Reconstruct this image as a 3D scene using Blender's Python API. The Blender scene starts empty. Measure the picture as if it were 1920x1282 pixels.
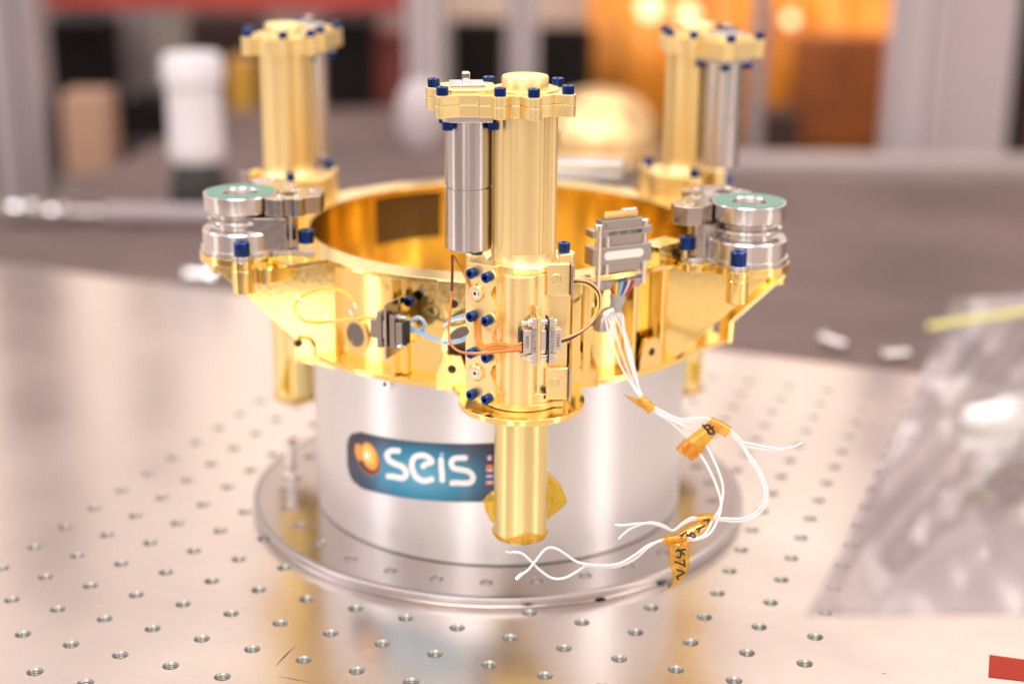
import bpy, bmesh, math, random
from mathutils import Matrix, Vector
R = math.radians
random.seed(7)
S = 0.001                                   # every number below is in millimetres
scene = bpy.context.scene
COL = scene.collection

# ------------------------------------------------------------------ camera
FPX = 2929.18
CR = ((1.0, 0.0, 0.0083), (0.0079, -0.3082, -0.9513), (0.0026, 0.9513, -0.3082))   # right, down, forward
CP = Vector((4.41, -768.32, 334.79))
right, down, fwd = (Vector(v).normalized() for v in CR)
fwd = right.cross(down).normalized(); down = fwd.cross(right).normalized()
cd = bpy.data.cameras.new('camera'); cam = bpy.data.objects.new('camera', cd); COL.objects.link(cam)
m = Matrix((right, -down, -fwd)).transposed().to_4x4(); m.translation = CP * S
cam.matrix_world = m
cd.sensor_width = 36; cd.lens = 36 * FPX / 1920
cd.clip_start = 0.02; cd.clip_end = 60
cd.dof.use_dof = True; cd.dof.focus_distance = 0.650; cd.dof.aperture_fstop = 3.5; cd.dof.aperture_blades = 0
scene.camera = cam

# ------------------------------------------------------------------ light
scene.view_settings.view_transform = 'Standard'
scene.view_settings.look = 'None'
scene.view_settings.exposure = 0.36
w = bpy.data.worlds.new('World'); scene.world = w; w.use_nodes = True
nt = w.node_tree; nt.nodes.clear()
wo = nt.nodes.new('ShaderNodeOutputWorld'); bgn = nt.nodes.new('ShaderNodeBackground')
tc = nt.nodes.new('ShaderNodeTexCoord'); sx = nt.nodes.new('ShaderNodeSeparateXYZ')
rp = nt.nodes.new('ShaderNodeValToRGB')
nt.links.new(tc.outputs['Generated'], sx.inputs[0])
mr = nt.nodes.new('ShaderNodeMapRange'); mr.inputs['From Min'].default_value = -1; mr.inputs['From Max'].default_value = 1
nt.links.new(sx.outputs['Z'], mr.inputs['Value']); nt.links.new(mr.outputs[0], rp.inputs[0])
e = rp.color_ramp.elements
e[0].position = 0.0; e[0].color = (.16, .13, .12, 1)
e[1].position = 1.0; e[1].color = (.50, .49, .53, 1)
for pos, c in ((.47, (.16, .12, .10)), (.52, (.64, .53, .47)), (.60, (1.0, .83, .72)), (.66, (1.0, .82, .72)), (.74, (.68, .56, .51))):
    q = e.new(pos); q.color = c + (1,)
nt.links.new(rp.outputs[0], bgn.inputs[0]); bgn.inputs[1].default_value = 1.15
nt.links.new(bgn.outputs[0], wo.inputs[0])

def area(name, loc, target, sx_, sy_, power, color):
    l = bpy.data.lights.new(name, 'AREA'); l.shape = 'RECTANGLE'; l.size = sx_ * S; l.size_y = sy_ * S
    l.energy = power; l.color = color
    o = bpy.data.objects.new(name, l); COL.objects.link(o)
    d = (Vector(target) - Vector(loc)).normalized()
    o.matrix_world = Matrix.Translation(Vector(loc) * S) @ d.to_track_quat('-Z', 'Y').to_matrix().to_4x4()
    return o
area('ceiling_lamp', (-300, -1300, 2000), (0, 0, 100), 1500, 500, 22, (1, .95, .93))
area('ceiling_lamp', (1100, -300, 1900), (0, 0, 100), 400, 1500, 13, (1, .93, .88))
area('ceiling_lamp', (-1300, 300, 1900), (0, 0, 100), 400, 1500, 13, (.97, .95, 1))
area('ceiling_lamp', (300, 1800, 1900), (0, 0, 100), 1600, 400, 12, (1, .86, .74))
area('streak_light', (-780, -2300, 700), (0, 0, 120), 260, 1500, 3.2, (1, .98, .97))  # unseen strip lights added to reflect as vertical streaks on the metal
area('streak_light', (60, -2700, 800), (0, 0, 120), 420, 1500, 1.9, (1, .96, .92))
area('streak_light', (-2300, -700, 650), (0, 0, 120), 360, 1300, 3.2, (.95, .96, 1))
area('streak_light', (2200, -1100, 700), (0, 0, 120), 300, 1300, 3.2, (1, .95, .9))

# ------------------------------------------------------------------ pixel rays (used only to look up real positions)
def ray(u, v): return right * ((u - 960) / FPX) + down * ((v - 641) / FPX) + fwd
def ony(u, v, y): d = ray(u, v); return CP + d * ((y - CP.y) / d.y)
def onz(u, v, z): d = ray(u, v); return CP + d * ((z - CP.z) / d.z)
def onr(u, v, r, far=False):
    d = ray(u, v); a = d.x**2 + d.y**2; b = CP.x*d.x + CP.y*d.y; q = CP.x**2 + CP.y**2 - r*r
    D = max(0, b*b - a*q); return CP + d * ((-b + (1 if far else -1) * math.sqrt(D)) / a)
def pol(r, deg, z=0): return Vector((r*math.cos(R(deg)), r*math.sin(R(deg)), z))

# ------------------------------------------------------------------ materials
MAT = {}
def mat(name, base, rough=.4, metal=0.0, aniso=0.0, bump=0.0, bscale=400, stretch=(1, 1, 1), var=0.0, spec=.5,
        rvar=0.0, coat=0.0, emis=None, estr=0, trans=0, sub=0):
    m = bpy.data.materials.new(name); m.use_nodes = True; MAT[name] = m
    n = m.node_tree.nodes; L = m.node_tree.links; p = n['Principled BSDF']
    p.inputs['Base Color'].default_value = tuple(base) + (1,)
    p.inputs['Roughness'].default_value = rough; p.inputs['Metallic'].default_value = metal
    p.inputs['Specular IOR Level'].default_value = spec
    p.inputs['Anisotropic'].default_value = aniso; p.inputs['Anisotropic Rotation'].default_value = .25
    p.inputs['Coat Weight'].default_value = coat; p.inputs['Coat Roughness'].default_value = .1
    p.inputs['Transmission Weight'].default_value = trans
    if emis: p.inputs['Emission Color'].default_value = tuple(emis) + (1,); p.inputs['Emission Strength'].default_value = estr
    if aniso:
        t = n.new('ShaderNodeTangent'); t.direction_type = 'RADIAL'; t.axis = 'Z'; L.new(t.outputs[0], p.inputs['Tangent'])
    tc = n.new('ShaderNodeTexCoord'); mp = n.new('ShaderNodeMapping'); mp.inputs['Scale'].default_value = stretch
    L.new(tc.outputs['Object'], mp.inputs[0])
    if bump or var or rvar:
        ns = n.new('ShaderNodeTexNoise'); ns.inputs['Scale'].default_value = bscale; ns.inputs['Detail'].default_value = 4
        L.new(mp.outputs[0], ns.inputs['Vector'])
        if bump:
            b = n.new('ShaderNodeBump'); b.inputs['Strength'].default_value = bump; b.inputs['Distance'].default_value = .0002
            L.new(ns.outputs[0], b.inputs['Height']); L.new(b.outputs[0], p.inputs['Normal'])
        if var:
            r = n.new('ShaderNodeValToRGB'); r.color_ramp.elements[0].position = .3; r.color_ramp.elements[1].position = .7
            r.color_ramp.elements[0].color = tuple(c*(1-var) for c in base) + (1,)
            r.color_ramp.elements[1].color = tuple(min(1, c*(1+var)) for c in base) + (1,)
            L.new(ns.outputs[0], r.inputs[0]); L.new(r.outputs[0], p.inputs['Base Color'])
        if rvar:
            g = n.new('ShaderNodeMapRange'); g.inputs['To Min'].default_value = max(0, rough-rvar); g.inputs['To Max'].default_value = rough+rvar
            g.inputs['From Min'].default_value = .3; g.inputs['From Max'].default_value = .7
            L.new(ns.outputs[0], g.inputs['Value']); L.new(g.outputs[0], p.inputs['Roughness'])
    return m
mat('gold_satin', (.97, .76, .375), .40, 1, bump=.05, bscale=3000, rvar=.03)
mat('gold_polished', (.90, .69, .27), .12, 1, bump=.04, bscale=500, rvar=.05)
mat('gold_brushed', (.86, .71, .33), .30, 1, aniso=.75, bump=.15, bscale=600, stretch=(1, 1, 14))
mat('steel_turned', (.66, .62, .60), .24, 1, aniso=.8, bump=.10, bscale=600, stretch=(1, 1, 14))
mat('steel', (.52, .47, .44), .22, 1, bump=.05, bscale=900, rvar=.05)
mat('steel_bright', (.80, .78, .78), .16, 1)
mat('connector_metal', (.40, .36, .33), .36, 1, bump=.08, bscale=1500)
mat('connector_light', (.72, .66, .62), .34, 1, bump=.05, bscale=1500)
mat('blue_anodised', (.022, .06, .27), .26, 1)
mat('dark_socket', (.012, .014, .03), .6)
mat('dark_hole', (.035, .025, .015), .6, .2)
mat('green_label', (.10, .235, .185), .5)
mat('aluminium', (.74, .75, .78), .36, 1, aniso=.6, bump=.08, bscale=300, stretch=(1, 1, 10), rvar=.04)
mat('rim_metal', (.44, .41, .41), .30, 1)
mat('flange_metal', (.50, .44, .41), .18, 1, bump=.03, bscale=200, rvar=.05)
mat('white_wire', (.74, .73, .73), .35, sub=0)
mat('wire_core', (.70, .62, .55), .4, .6)
mat('shrink_sleeve', (.55, .52, .50), .3, trans=.3)
mat('orange_wire', (.66, .25, .03), .35)
mat('copper_wire', (.62, .20, .06), .35, .3)
mat('brown_wire', (.14, .035, .02), .4)
mat('tan_wire', (.85, .42, .25), .4)
mat('black_wire', (.02, .02, .02), .4)
mat('yellow_wire', (.85, .62, .10), .35)
mat('lightblue_wire', (.30, .52, .80), .35)
mat('red_wire', (.6, .04, .03), .4); mat('green_wire', (.03, .35, .18), .4); mat('violet_wire', (.2, .08, .35), .4)
mat('print_black', (.02, .018, .018), .6); mat('marker_black', (.02, .02, .015), .5)
mat('white_print', (.86, .85, .87), .4)
mat('white_patch', (.78, .75, .70), .5)
mat('port_dark', (.20, .17, .17), .35, 1); mat('brown_window', (.07, .03, .01), .25, coat=.5)
mat('black_plastic', (.015, .015, .017), .4)
def mix_mat(name, tint, a, gloss_col, diff_col, dmix, gmix):
    """thin see-through film: tinted transparent + a little diffuse + a little gloss"""
    m = bpy.data.materials.new(name); m.use_nodes = True; MAT[name] = m
    n = m.node_tree.nodes; L = m.node_tree.links; n.remove(n['Principled BSDF']); out = n['Material Output']
    t = n.new('ShaderNodeBsdfTransparent'); t.inputs[0].default_value = tint + (1,)
    d = n.new('ShaderNodeBsdfDiffuse'); d.inputs[0].default_value = diff_col + (1,)
    tl = n.new('ShaderNodeBsdfTranslucent'); tl.inputs[0].default_value = diff_col + (1,)
    dd = n.new('ShaderNodeMixShader'); L.new(d.outputs[0], dd.inputs[1]); L.new(tl.outputs[0], dd.inputs[2])
    g = n.new('ShaderNodeBsdfGlossy'); g.inputs[0].default_value = gloss_col + (1,); g.inputs[1].default_value = a
    m1 = n.new('ShaderNodeMixShader'); m1.inputs[0].default_value = dmix
    L.new(t.outputs[0], m1.inputs[1]); L.new(dd.outputs[0], m1.inputs[2])
    m2 = n.new('ShaderNodeMixShader'); m2.inputs[0].default_value = gmix
    L.new(m1.outputs[0], m2.inputs[1]); L.new(g.outputs[0], m2.inputs[2]); L.new(m2.outputs[0], out.inputs[0])
    return m
mix_mat('kapton', (1, .80, .24), .14, (1, .9, .7), (.85, .50, .05), .20, .08)
mix_mat('kapton_yellow', (.98, .82, .12), .15, (1, .95, .7), (.80, .58, .03), .35, .08)
mix_mat('bag_film', (.86, .83, .85), .22, (1, 1, 1), (.50, .46, .49), .34, .24)

# breadboard: milled and scratched plate
def plate_mat():
    m = mat('breadboard_metal', (.80, .715, .68), .2, 1); n = m.node_tree.nodes; L = m.node_tree.links; p = n['Principled BSDF']
    tc = n.new('ShaderNodeTexCoord'); mp = n.new('ShaderNodeMapping'); mp.inputs['Scale'].default_value = (3, 260, 3)
    L.new(tc.outputs['Object'], mp.inputs[0])
    n1 = n.new('ShaderNodeTexNoise'); n1.inputs['Scale'].default_value = 8; n1.inputs['Detail'].default_value = 5; n1.inputs['Roughness'].default_value = .7
    L.new(mp.outputs[0], n1.inputs['Vector'])
    n2 = n.new('ShaderNodeTexNoise'); n2.inputs['Scale'].default_value = 7; n2.inputs['Detail'].default_value = 6
    L.new(tc.outputs['Object'], n2.inputs['Vector'])
    g = n.new('ShaderNodeMapRange'); g.inputs['From Min'].default_value = .3; g.inputs['From Max'].default_value = .7
    g.inputs['To Min'].default_value = .18; g.inputs['To Max'].default_value = .29
    L.new(n2.outputs[0], g.inputs['Value']); L.new(g.outputs[0], p.inputs['Roughness'])
    b = n.new('ShaderNodeBump'); b.inputs['Strength'].default_value = .22; b.inputs['Distance'].default_value = .00006
    L.new(n1.outputs[0], b.inputs['Height']); L.new(b.outputs[0], p.inputs['Normal'])
    r = n.new('ShaderNodeValToRGB'); r.color_ramp.elements[0].position = .3; r.color_ramp.elements[1].position = .7
    r.color_ramp.elements[0].color = (.70, .62, .59, 1); r.color_ramp.elements[1].color = (.88, .81, .75, 1)
    mxn = n.new('ShaderNodeMath'); mxn.operation = 'MULTIPLY_ADD'; mxn.inputs[1].default_value = .5
    L.new(n1.outputs[0], mxn.inputs[0])
    h = n.new('ShaderNodeMath'); h.operation = 'MULTIPLY'; h.inputs[1].default_value = .5
    L.new(n2.outputs[0], h.inputs[0]); L.new(h.outputs[0], mxn.inputs[2]); L.new(mxn.outputs[0], r.inputs[0])
    L.new(r.outputs[0], p.inputs['Base Color'])
plate_mat()

# sticker: printed blue glow fading to navy at both ends (flat print)
def sticker_mat():
    m = mat('sticker_print', (.02, .2, .35), .35, coat=.4); n = m.node_tree.nodes; L = m.node_tree.links; p = n['Principled BSDF']
    uv = n.new('ShaderNodeTexCoord'); mp = n.new('ShaderNodeMapping'); mp.inputs['Location'].default_value = (-.5, -.42, 0)
    L.new(uv.outputs['UV'], mp.inputs[0])
    g = n.new('ShaderNodeVectorMath'); g.operation = 'MULTIPLY'; g.inputs[1].default_value = (1.85, 1.15, 0)
    L.new(mp.outputs[0], g.inputs[0])
    ln = n.new('ShaderNodeVectorMath'); ln.operation = 'LENGTH'; L.new(g.outputs[0], ln.inputs[0])
    r = n.new('ShaderNodeValToRGB'); L.new(ln.outputs['Value'], r.inputs[0]); el = r.color_ramp.elements
    el[0].position = .05; el[0].color = (.10, .36, .52, 1); el[1].position = .93; el[1].color = (.012, .014, .03, 1)
    q = el.new(.45); q.color = (.01, .20, .34, 1); q = el.new(.72); q.color = (.012, .045, .11, 1)
    L.new(r.outputs[0], p.inputs['Base Color'])
sticker_mat()

# ------------------------------------------------------------------ mesh helpers
class MB:
    def __init__(s): s.bm = bmesh.new()
    def poly(s, faces_pts):
        pass
    def box(s, cx, cy, cz, lx, ly, lz, rz=0, mx=None):
        M = Matrix.Translation((cx, cy, cz)) @ Matrix.Rotation(R(rz), 4, 'Z') @ Matrix.Diagonal((lx, ly, lz, 1))
        if mx: M = mx @ M
        bmesh.ops.create_cube(s.bm, size=1, matrix=M); return s
    def prism(s, pts, z0, z1, mx=None):
        M = mx or Matrix()
        lo = [s.bm.verts.new(M @ Vector((x, y, z0))) for x, y in pts]
        hi = [s.bm.verts.new(M @ Vector((x, y, z1))) for x, y in pts]
        s.bm.faces.new(lo[::-1]); s.bm.faces.new(hi); n = len(pts)
        for i in range(n):
            j = (i+1) % n; s.bm.faces.new((lo[i], lo[j], hi[j], hi[i]))
        return s
    def lathe(s, prof, seg=48, mx=None, closed=False):
        """prof: (r, z) from bottom to top; r = 0 ends close the surface"""
        M = mx or Matrix(); rings = []
        for r, z in prof:
            if r < 1e-6: rings.append([s.bm.verts.new(M @ Vector((0, 0, z)))])
            else: rings.append([s.bm.verts.new(M @ Vector((r*math.cos(2*math.pi*i/seg), r*math.sin(2*math.pi*i/seg), z))) for i in range(seg)])
        prs = list(zip(rings, rings[1:])) + ([(rings[-1], rings[0])] if closed else [])
        for a, b in prs:
            for i in range(seg):
                j = (i+1) % seg
                if len(a) == 1 and len(b) == 1: continue
                if len(a) == 1: s.bm.faces.new((a[0], b[j], b[i]))
                elif len(b) == 1: s.bm.faces.new((a[i], a[j], b[0]))
                else: s.bm.faces.new((a[i], a[j], b[j], b[i]))
        return s
    def cyl(s, cx, cy, z0, z1, r, seg=32, ch=0.0, mx=None):
        M = Matrix.Translation((cx, cy, 0))
        if mx: M = mx @ M
        if ch: return s.lathe([(0, z0), (r-ch, z0), (r, z0+ch), (r, z1-ch), (r-ch, z1), (0, z1)], seg, M)
        return s.lathe([(0, z0), (r, z0), (r, z1), (0, z1)], seg, M)
    def rod(s, p0, p1, r, seg=12):
        p0, p1 = Vector(p0), Vector(p1); d = p1-p0
        M = Matrix.Translation(p0) @ d.to_track_quat('Z', 'Y').to_matrix().to_4x4()
        return s.lathe([(0, 0), (r, 0), (r, d.length), (0, d.length)], seg, M)
    def polar_plate(s, rin, rout, z0, z1, n=720):
        """flat plate between two polar outlines"""
        L = []
        for i in range(n):
            a = 2*math.pi*i/n; c, q = math.cos(a), math.sin(a); ro = rout(math.degrees(a)); ri = rin(math.degrees(a))
            L.append([s.bm.verts.new((r*c, r*q, z)) for r, z in ((ri, z0), (ro, z0), (ro, z1), (ri, z1))])
        for i in range(n):
            a, b = L[i], L[(i+1) % n]
            for k in range(4):
                l = (k+1) % 4; s.bm.faces.new((a[k], b[k], b[l], a[l]))
        return s
    def tube(s, pts, r, seg=8, smooth=6, taper=None):
        P = catmull(pts, smooth) if smooth else [Vector(p) for p in pts]
        up = Vector((0, 0, 1)); prev = None; rings = []
        for i, p in enumerate(P):
            t = (P[min(i+1, len(P)-1)] - P[max(i-1, 0)]).normalized()
            nrm = (prev - t*prev.dot(t)) if prev else (up.cross(t) if abs(up.dot(t)) < .95 else Vector((1, 0, 0)).cross(t))
            nrm.normalize(); prev = nrm; b = t.cross(nrm); rr = r*(taper(i/(len(P)-1)) if taper else 1)
            rings.append([s.bm.verts.new(p + (nrm*math.cos(2*math.pi*k/seg) + b*math.sin(2*math.pi*k/seg))*rr) for k in range(seg)])
        for a, b in zip(rings, rings[1:]):
            for k in range(seg): s.bm.faces.new((a[k], a[(k+1) % seg], b[(k+1) % seg], b[k]))
        s.bm.faces.new(rings[0][::-1]); s.bm.faces.new(rings[-1])
        return s
    def sheet(s, grid):
        V = [[s.bm.verts.new(Vector(p)) for p in row] for row in grid]
        for a, b in zip(V, V[1:]):
            for i in range(len(a)-1): s.bm.faces.new((a[i], a[i+1], b[i+1], b[i]))
        return s
    def done(s, name, material, parent=None, bevel=0, ang=35, seg=2, recalc=True, loc=None, rot=None, solid=0, origin=None):
        bm = s.bm
        if recalc: bmesh.ops.recalc_face_normals(bm, faces=bm.faces)
        if origin is not None:
            for v in bm.verts: v.co -= Vector(origin)
        for v in bm.verts: v.co *= S
        me = bpy.data.meshes.new(name); bm.to_mesh(me); bm.free()
        me.materials.append(MAT[material])
        me.polygons.foreach_set('use_smooth', [True]*len(me.polygons))
        me.set_sharp_from_angle(angle=R(ang))
        o = bpy.data.objects.new(name, me); COL.objects.link(o)
        if parent: o.parent = parent
        if origin is not None: o.location = Vector(origin)*S
        if loc is not None: o.location = Vector(loc)*S
        if rot is not None: o.rotation_euler = rot
        if solid:
            md = o.modifiers.new('thickness', 'SOLIDIFY'); md.thickness = solid*S; md.offset = 0
        if bevel:
            md = o.modifiers.new('edge', 'BEVEL'); md.width = bevel*S; md.segments = seg; md.limit_method = 'ANGLE'
            md.angle_limit = R(40); md.harden_normals = True
        return o
def catmull(pts, n):
    P = [Vector(p) for p in pts]
    if len(P) < 3: return P
    P = [P[0]*2 - P[1]] + P + [P[-1]*2 - P[-2]]; out = []
    for i in range(1, len(P)-2):
        a, b, c, d = P[i-1:i+3]
        for k in range(n):
            t = k/n
            out.append(.5*((2*b) + (c-a)*t + (2*a-5*b+4*c-d)*t*t + (3*b-a-3*c+d)*t**3))
    out.append(P[-2]); return out
def outline(shapes, c=(0, 0), n=144):
    """star-shaped union of circles (x, y, r) and convex polygons [(x, y), ...] seen from c"""
    pts = []
    for i in range(n):
        a = 2*math.pi*i/n; dx, dy = math.cos(a), math.sin(a); best = .5
        for sh in shapes:
            if isinstance(sh, tuple):
                x, y, r = sh; ox, oy = c[0]-x, c[1]-y; b = ox*dx+oy*dy; q = ox*ox+oy*oy-r*r; D = b*b-q
                if D > 0: best = max(best, -b+math.sqrt(D))
            else:
                for (x1, y1), (x2, y2) in zip(sh, sh[1:]+sh[:1]):
                    ex, ey = x2-x1, y2-y1; den = dx*ey-dy*ex
                    if abs(den) < 1e-9: continue
                    t = ((x1-c[0])*ey-(y1-c[1])*ex)/den; u = ((x1-c[0])*dy-(y1-c[1])*dx)/den
                    if -1e-6 <= u <= 1+1e-6 and t > 0: best = max(best, t)
        pts.append((c[0]+dx*best, c[1]+dy*best))
    return pts
def rect(x0, y0, x1, y1): return [(x0, y0), (x1, y0), (x1, y1), (x0, y1)]
def tag(o, label=None, cat=None, group=None, kind=None):
    if label: o['label'] = label
    if cat: o['category'] = cat
    if group: o['group'] = group
    if kind: o['kind'] = kind
    return o
def empty(name, loc, label=None, cat=None, group=None, parent=None, rz=0):
    o = bpy.data.objects.new(name, None); COL.objects.link(o); o.location = Vector(loc)*S; o.rotation_euler.z = R(rz)
    o.empty_display_size = .01
    if parent: o.parent = parent
    return tag(o, label, cat, group)
def bolt_mesh(name, r, h, material='blue_anodised', hexr=.5, depth=.6):
    b = MB(); n = 24
    ring = lambda rad, z: [b.bm.verts.new((rad*math.cos(2*math.pi*i/n), rad*math.sin(2*math.pi*i/n), z)) for i in range(n)]
    def hx(rad, z):
        o = []
        for i in range(n):
            a = 2*math.pi*i/n; k = (a % (math.pi/3)) - math.pi/6; q = rad*math.cos(math.pi/6)/math.cos(k)
            o.append(b.bm.verts.new((q*math.cos(a), q*math.sin(a), z)))
        return o
    c = r*.12
    L = [ring(r, 0), ring(r, h-c), ring(r-c, h), hx(r*hexr, h), hx(r*hexr, h-h*depth)]
    for a, d in zip(L, L[1:]):
        for i in range(n): b.bm.faces.new((a[i], a[(i+1) % n], d[(i+1) % n], d[i]))
    b.bm.faces.new(L[-1]); b.bm.faces.new(L[0][::-1])
    for v in b.bm.verts: v.co *= S
    bmesh.ops.recalc_face_normals(b.bm, faces=b.bm.faces)
    me = bpy.data.meshes.new(name); b.bm.to_mesh(me); b.bm.free(); me.materials.append(MAT[material]); me.materials.append(MAT['dark_socket'])
    me.polygons.foreach_set('use_smooth', [True]*len(me.polygons)); me.set_sharp_from_angle(angle=R(30))
    for f in me.polygons:
        if f.center.z < (h-h*depth*.9)*S and f.center.z > h*.05*S and f.center.xy.length < r*hexr*S*.7: f.material_index = 1
    return me
B_SMALL = bolt_mesh('bolt', 2.2, 2.9); B_CAP = bolt_mesh('bolt', 2.5, 3.6); B_BIG = bolt_mesh('bolt', 3.7, 6.0)
B_MOT = bolt_mesh('bolt', 2.3, 3.2); S_SILVER = bolt_mesh('screw', 1.9, 1.4, 'steel_bright', .45, .4)
def put(me, name, parent, loc, direction=(0, 0, 1), spin=0):
    o = bpy.data.objects.new(name, me); COL.objects.link(o); o.parent = parent
    q = Vector(direction).to_track_quat('Z', 'Y').to_matrix().to_4x4() @ Matrix.Rotation(spin, 4, 'Z')
    q.translation = Vector(loc)*S; o.matrix_local = q; return o
def copy_tree(o, parent=None):
    c = o.copy(); COL.objects.link(c); c.parent = parent
    for ch in list(o.children): copy_tree(ch, c)
    return c
def text(s, size, parent, M, material='print_black', name='lettering', squeeze=1.0, bold=0.0):
    cu = bpy.data.curves.new(name, 'FONT'); cu.body = s; cu.size = size*S; cu.align_x = 'CENTER'; cu.align_y = 'CENTER'
    cu.offset = bold*S; cu.extrude = .015*S
    t = bpy.data.objects.new(name, cu); COL.objects.link(t)
    me = bpy.data.meshes.new_from_object(t.evaluated_get(bpy.context.evaluated_depsgraph_get()))
    bpy.data.objects.remove(t); me.materials.clear(); me.materials.append(MAT[material])
    o = bpy.data.objects.new(name, me); COL.objects.link(o); o.parent = parent
    M = M.copy(); M.translation *= S; o.matrix_local = M @ Matrix.Diagonal((squeeze, 1, 1, 1)); return o

# ------------------------------------------------------------------ the setting
PHI = -20.56                                   # the grid of holes is turned against the camera by this much
def g2w(i, j):
    v = Matrix.Rotation(R(PHI), 3, 'Z') @ Vector((i*25-164.43, j*25-193.67, 0)); return v
floor = tag(MB().box(0, 1500, -905, 12000, 9000, 10).done('floor', 'breadboard_metal'), kind='structure')
mat('floor_paint', (.10, .075, .065), .5, var=.2, bscale=2); floor.data.materials[0] = MAT['floor_paint']
mat('table_cloth', (.125, .084, .076), .6, spec=.25, var=.28, bscale=7, bump=.2, rvar=.1)
tb = MB().prism([(-1500, -900), (1500, -900), (1500, 700), (620, 880), (255, 900), (60, 1350), (-383, 1290), (-455, 745), (-1500, 700)], -45, -13)
tag(tb.done('table_top', 'table_cloth', bevel=3), kind='structure')

# optical breadboard -------------------------------------------------------
I0, I1, J0, J1 = -1, 14, -4, 17
bb = MB(); vm = {}
def gv(x, y):
    k = (round(x, 3), round(y, 3))
    if k not in vm: vm[k] = bb.bm.verts.new((x, y, 0))
    return vm[k]
HR = 3.55; NS = 24
for i in range(I0, I1+1):
    for j in range(J0, J1+1):
        cx, cy = i*25, j*25; c = []
        for k in range(NS):
            a = 2*math.pi*k/NS; c.append(bb.bm.verts.new((cx+HR*math.cos(a), cy+HR*math.sin(a), 0)))
        cor = {3: (12.5, 12.5), 9: (-12.5, 12.5), 15: (-12.5, -12.5), 21: (12.5, -12.5)}
        mid = {0: (12.5, 0), 6: (0, 12.5), 12: (-12.5, 0), 18: (0, -12.5)}
        o = []; key = {**cor, **mid}
        ks = sorted(key)
        for q in range(8):
            k0 = ks[q]; k1 = ks[(q+1) % 8]; p0 = gv(cx+key[k0][0], cy+key[k0][1]); p1 = gv(cx+key[k1][0], cy+key[k1][1])
            arc = [c[(k0+t) % NS] for t in range(4)]
            bb.bm.faces.new([p0, p1] + arc[::-1])
PL = (-38*25, 40*25, -14*25, 19.15*25)
xa, xb, ya, yb = (I0-.5)*25, (I1+.5)*25, (J0-.5)*25, (J1+.5)*25
X = [PL[0]] + [xa] + [xa+12.5*k for k in range(1, 2*(I1-I0+1))] + [xb] + [PL[1]]
Y = [PL[2]] + [ya] + [ya+12.5*k for k in range(1, 2*(J1-J0+1))] + [yb] + [PL[3]]
for a, b in zip(X, X[1:]):
    bb.bm.faces.new((gv(a, PL[2]), gv(b, PL[2]), gv(b, ya), gv(a, ya)))
    bb.bm.faces.new((gv(a, yb), gv(b, yb), gv(b, PL[3]), gv(a, PL[3])))
for a, b in zip(Y[1:-1], Y[2:-1]):
    bb.bm.faces.new((gv(PL[0], a), gv(xa, a), gv(xa, b), gv(PL[0], b)))
    bb.bm.faces.new((gv(xb, a), gv(PL[1], a), gv(PL[1], b), gv(xb, b)))
# bright rounded rim along the far side
prev = None
for (dy, dz) in ((0, 0), (5, -.4), (12, -2.6), (17, -6), (19, -12.8)):
    row = (gv(PL[0], PL[3]), gv(PL[1], PL[3])) if prev is None else tuple(bb.bm.verts.new((x, PL[3]+dy, dz)) for x in (PL[0], PL[1]))
    if prev:
        bb.bm.faces.new((prev[0], prev[1], row[1], row[0]))
    prev = row
bb.bm.verts.ensure_lookup_table()
board = bb.done('breadboard', 'breadboard_metal', ang=20)
o0 = g2w(0, 0)
board.matrix_world = Matrix.Translation(o0*S) @ Matrix.Rotation(R(PHI), 4, 'Z')
tag(board, 'large scratched bare metal breadboard plate with a grid of threaded holes', 'plate'); board['kind'] = 'structure'
mat('thread_metal', (.30, .29, .26), .42, 1)
prof = [(3.55, 0), (3.0, -.55)]
z = -.55
for k in range(7): prof += [(2.62, z-.45), (3.0, z-.95)]; z -= .95
prof += [(2.6, -9), (0, -9)]
hb = MB().lathe(prof, 24)
hole0 = hb.done('threaded_hole', 'thread_metal', board, ang=25, recalc=False)
allh = []
for i in range(I0, I1+1):
    for j in range(J0, J1+1):
        p = g2w(i, j); allh.append(((p-Vector((CP.x, CP.y, 0))).length, i, j))
allh.sort(); first = True; rest = MB()
vis = []
for d, i, j in allh:
    P = g2w(i, j); rel = P-CP; zz = rel.dot(fwd); u = 960+FPX*rel.dot(right)/max(zz, 1); v = 641+FPX*rel.dot(down)/max(zz, 1)
    if -40 < u < 1960 and v < 1330 and zz > 0 and P.xy.length > 126: vis.append((i, j))
    else: rest.lathe([(3.55, 0), (2.9, -.6), (2.9, -9), (0, -9)], 8, Matrix.Translation((i*25, j*25, 0)))
for n_, (i, j) in enumerate(vis):
    if n_ < 295:
        h = hole0 if first else hole0.copy()
        if not first: COL.objects.link(h); h.parent = board
        first = False; h.location = (i*25*S, j*25*S, 0)
    else: rest.lathe([(3.55, 0), (2.9, -.6), (2.9, -9), (0, -9)], 8, Matrix.Translation((i*25, j*25, 0)))
tag(rest.done('threaded_holes', 'thread_metal', board, recalc=False), kind='stuff')
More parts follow.
